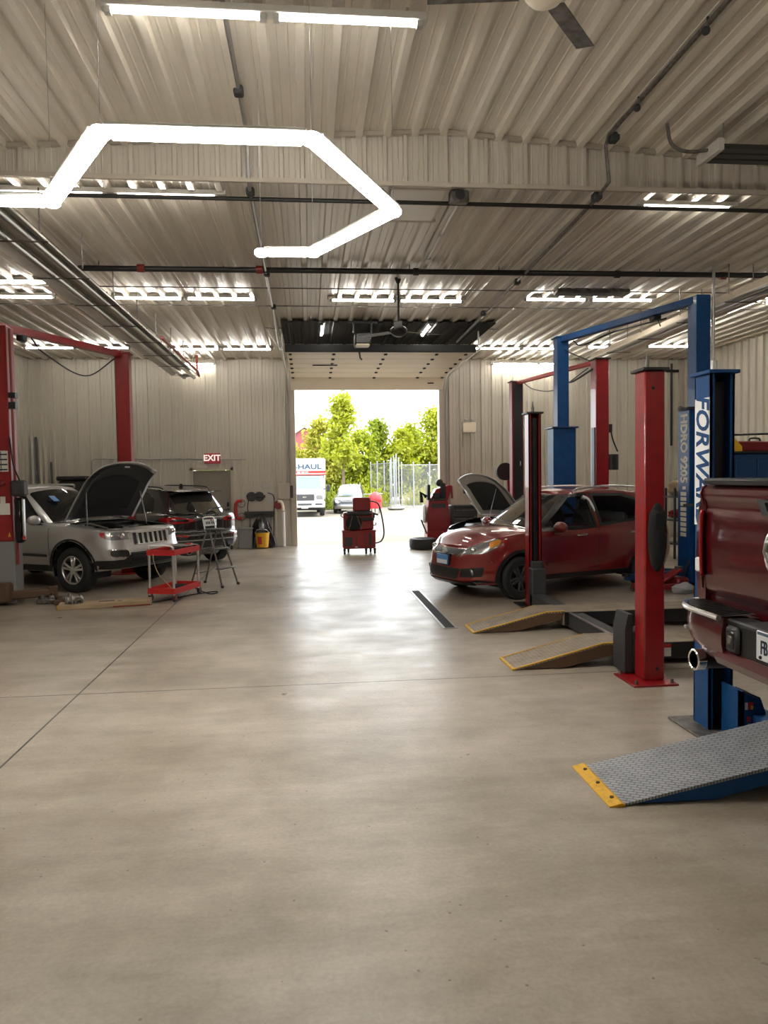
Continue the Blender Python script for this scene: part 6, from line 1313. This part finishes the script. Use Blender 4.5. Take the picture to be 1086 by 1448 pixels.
# trees: trunk, branches and thousands of thin leaves each
def tree(label, x, y, h, w, leaf, base=.6, n=2600, slim=1.0, seed=0, trunk=.09, group=None):
    rd = random.Random(seed); t = thing('leafy_tree', label, 'tree', (x,y,-.05), 0, group); mb = MB().tube(smooth_pts([(0,0,0),(.08,0,h*.3),(-.06,.05,h*.6),(0,0,h*.95)],5), [trunk*(1-.85*i/15) for i in range(16)], 8)
    ends = []
    for k in range(26):
        f = rd.uniform(base/h+.02, .95); a = rd.uniform(0, 2*pi); z = h*f; rr = w*(1-.72*((f-.3)/.7 if f > .3 else 0)**1.3)*rd.uniform(.55,1.0)*(1 if f > .2 else .8); e = (rr*cos(a)*.8, rr*sin(a)*.8, z+rr*.25*slim)
        mb.tube([(0,0,z*.92),(e[0]*.5,e[1]*.5,z+.02*h),e], [trunk*.3,trunk*.2,trunk*.06], 5); ends.append((e, rr))
    obj('trunk', mb, M['bark'], t)
    vs = []; fs = []
    for k in range(n):
        (e, rr) = ends[rd.randrange(len(ends))]; u = rd.uniform(.35,1.15); s = .36*w*(.6+.4*rr/w)
        c = Vector((e[0]*u+rd.gauss(0,s*.5), e[1]*u+rd.gauss(0,s*.5), e[2]+rd.gauss(0,s*.55)))
        if c.z < .15: c.z = rd.uniform(.1,.5)
        q = rd.uniform(.09,.17); d1 = Vector((rd.gauss(0,1),rd.gauss(0,1),rd.gauss(0,1))).normalized(); d2 = d1.cross(Vector((rd.gauss(0,1),rd.gauss(0,1),rd.gauss(0,1)))).normalized()
        o = len(vs); vs += [c-d1*q*1.25, c+d2*q*.6, c+d1*q*1.25, c-d2*q*.6]; fs.append((o,o+1,o+2,o+3))
    m_ = MB(); m_.v = [tuple(v) for v in vs]; m_.f = fs; obj('foliage', m_, M['leaf_'+leaf], t, smooth=0, norm=False)
tree('tall slender young tree with bare trunk before the other trees', 2.05,45.5,7.4,1.5,'b',2.3,2600,1.4,1,.11)
for i, (x, y, h, w, lf, lab) in enumerate((( -.9,49,3.7,1.5,'d','yellow green tree left of the slender one, over the truck'),(.9,52,5.7,2.0,'d','bushy tree just left of the slender tree trunk'),(3.5,51,4.9,1.9,'a','bushy tree just right of the slender tree'),(4.9,53,5.9,1.7,'c','pointed darker tree in the middle of the tree line'),(6.4,52,5.0,1.9,'b','round tree behind the leaning gate panels'),(7.6,54,5.9,1.7,'a','tree behind the chain link fence left part'),(9.2,53,6.6,2.2,'b','tall tree at the right edge of doorway'),(10.9,54,7.0,2.3,'d','last tree beyond the right edge of the opening'),(-3.1,50,4.0,2.0,'a','tree hidden behind the truck, left edge of opening'),(2.4,57,5.3,2.2,'c','tree at the back between slender and bushy trees'),(-6.2,51,6.0,2.4,'c','tree beyond the left edge of opening'),(13.6,54,6.4,2.6,'a','tree further right of the opening'),(8.2,58,5.4,2.4,'c','dark tree at the back behind the fence'))):
    tree(lab, x, y, h, w, lf, .3, 4200, .8, 20+i)
for i, (x, y, lab) in enumerate(((2.9,46.3,'low weedy bush at the foot of the slender tree'),(3.9,45.9,'low weedy bush left of the leaning gate panels'),(.95,43.8,'low weeds behind the moving truck corner'),(7.2,47.5,'low bush behind the fence middle'),(8.8,48,'low bush behind the fence right end'))):
    rd = random.Random(60+i); vs = []; fs = []
    for k in range(900):
        c = Vector((x+rd.gauss(0,.55), y+rd.gauss(0,.35), abs(rd.gauss(0,.55)))); q = rd.uniform(.05,.10); d1 = Vector((rd.gauss(0,.5),rd.gauss(0,.5),1)).normalized(); d2 = d1.cross(Vector((rd.gauss(0,1),rd.gauss(0,1),.1))).normalized(); o = len(vs); vs += [c-d1*q*1.6,c+d2*q*.5,c+d1*q*1.6,c-d2*q*.5]; fs.append((o,o+1,o+2,o+3))
    m_ = MB(); m_.v = [tuple(v) for v in vs]; m_.f = fs; single('low_bush', lab, 'bush', m_, M['leaf_'+'abcd'[i % 4]], smooth=0, norm=False)
t = thing('red_barn', 'red gabled building far behind the trees at left', 'building', (-.3,76,0)); obj('wall', MB().prism([(-4,0),(4,0),(4,4.5),(0,7.0),(-4,4.5)], 0, 12, 'y'), M['barn_red'], t, smooth=0); obj('roof', MB().bar((-4.3,6,4.38),(.05,6,7.1),12.6,.12).bar((4.3,6,4.38),(-.05,6,7.1),12.6,.12), M['light_grey'], t, smooth=0)
t = thing('debris_pile', 'small heap of grey rubble at the foot of the fence', 'debris', (4.9,41.5,-.05)); obj('rubble', lump((0,0,.12),(.45,.3,.2),31), M['dull_steel'], t)

# ------------------------------------------------------------------ light, sky, camera
w = bpy.data.worlds.new('World'); sc.world = w; w.use_nodes = True; nt = w.node_tree
bg = nt.nodes['Background']; bg.inputs['Color'].default_value = (.93,.97,1,1); bg.inputs['Strength'].default_value = SKY
su = bpy.data.lights.new('sun', 'SUN'); su.energy = SUN; su.angle = R(6); su.color = (1,.95,.86); so = bpy.data.objects.new('sun', su); COL.objects.link(so); so.rotation_euler = Vector((-.48,-.06,-.87)).to_track_quat('-Z','Y').to_euler()
for nm, y, zz, rx in (('back_doorway', YB+.2, 2.1, -90),):      # sky light is sampled through the doorway
    pl = bpy.data.lights.new(nm, 'AREA'); pl.shape = 'RECTANGLE'; pl.size = 4.17; pl.size_y = 4.3; pl.cycles.is_portal = True
    po = bpy.data.objects.new(nm, pl); COL.objects.link(po); po.location = (1.635, y, zz); po.rotation_euler = (R(rx),0,0)
cam = bpy.data.cameras.new('camera'); co = bpy.data.objects.new('camera', cam); COL.objects.link(co); sc.camera = co
cam.sensor_fit = 'HORIZONTAL'; cam.sensor_width = 36; cam.lens = 36*1050/1086; cam.clip_end = 300
yaw, pit, rol = math.atan(106/1050), -.0465, .015
fw = Vector((sin(yaw)*cos(pit), cos(yaw)*cos(pit), sin(pit))); rt = fw.cross(Vector((0,0,1))).normalized(); up = rt.cross(fw)
r2 = rt*cos(rol)-up*sin(rol); u2 = up*cos(rol)+rt*sin(rol)
co.matrix_world = Matrix(((r2.x,u2.x,-fw.x,0),(r2.y,u2.y,-fw.y,0),(r2.z,u2.z,-fw.z,1.82),(0,0,0,1)))
vs_ = sc.view_settings; vs_.view_transform = 'Standard'; vs_.look = 'None'; vs_.gamma = 1; vs_.use_curve_mapping = False; vs_.exposure = EXPO
sc.cycles.use_denoising = True; sc.cycles.max_bounces = 8; sc.cycles.diffuse_bounces = 4; sc.cycles.glossy_bounces = 4; sc.cycles.transparent_max_bounces = 12
sc.cycles.sample_clamp_indirect = 6; sc.cycles.caustics_reflective = False; sc.cycles.caustics_refractive = False
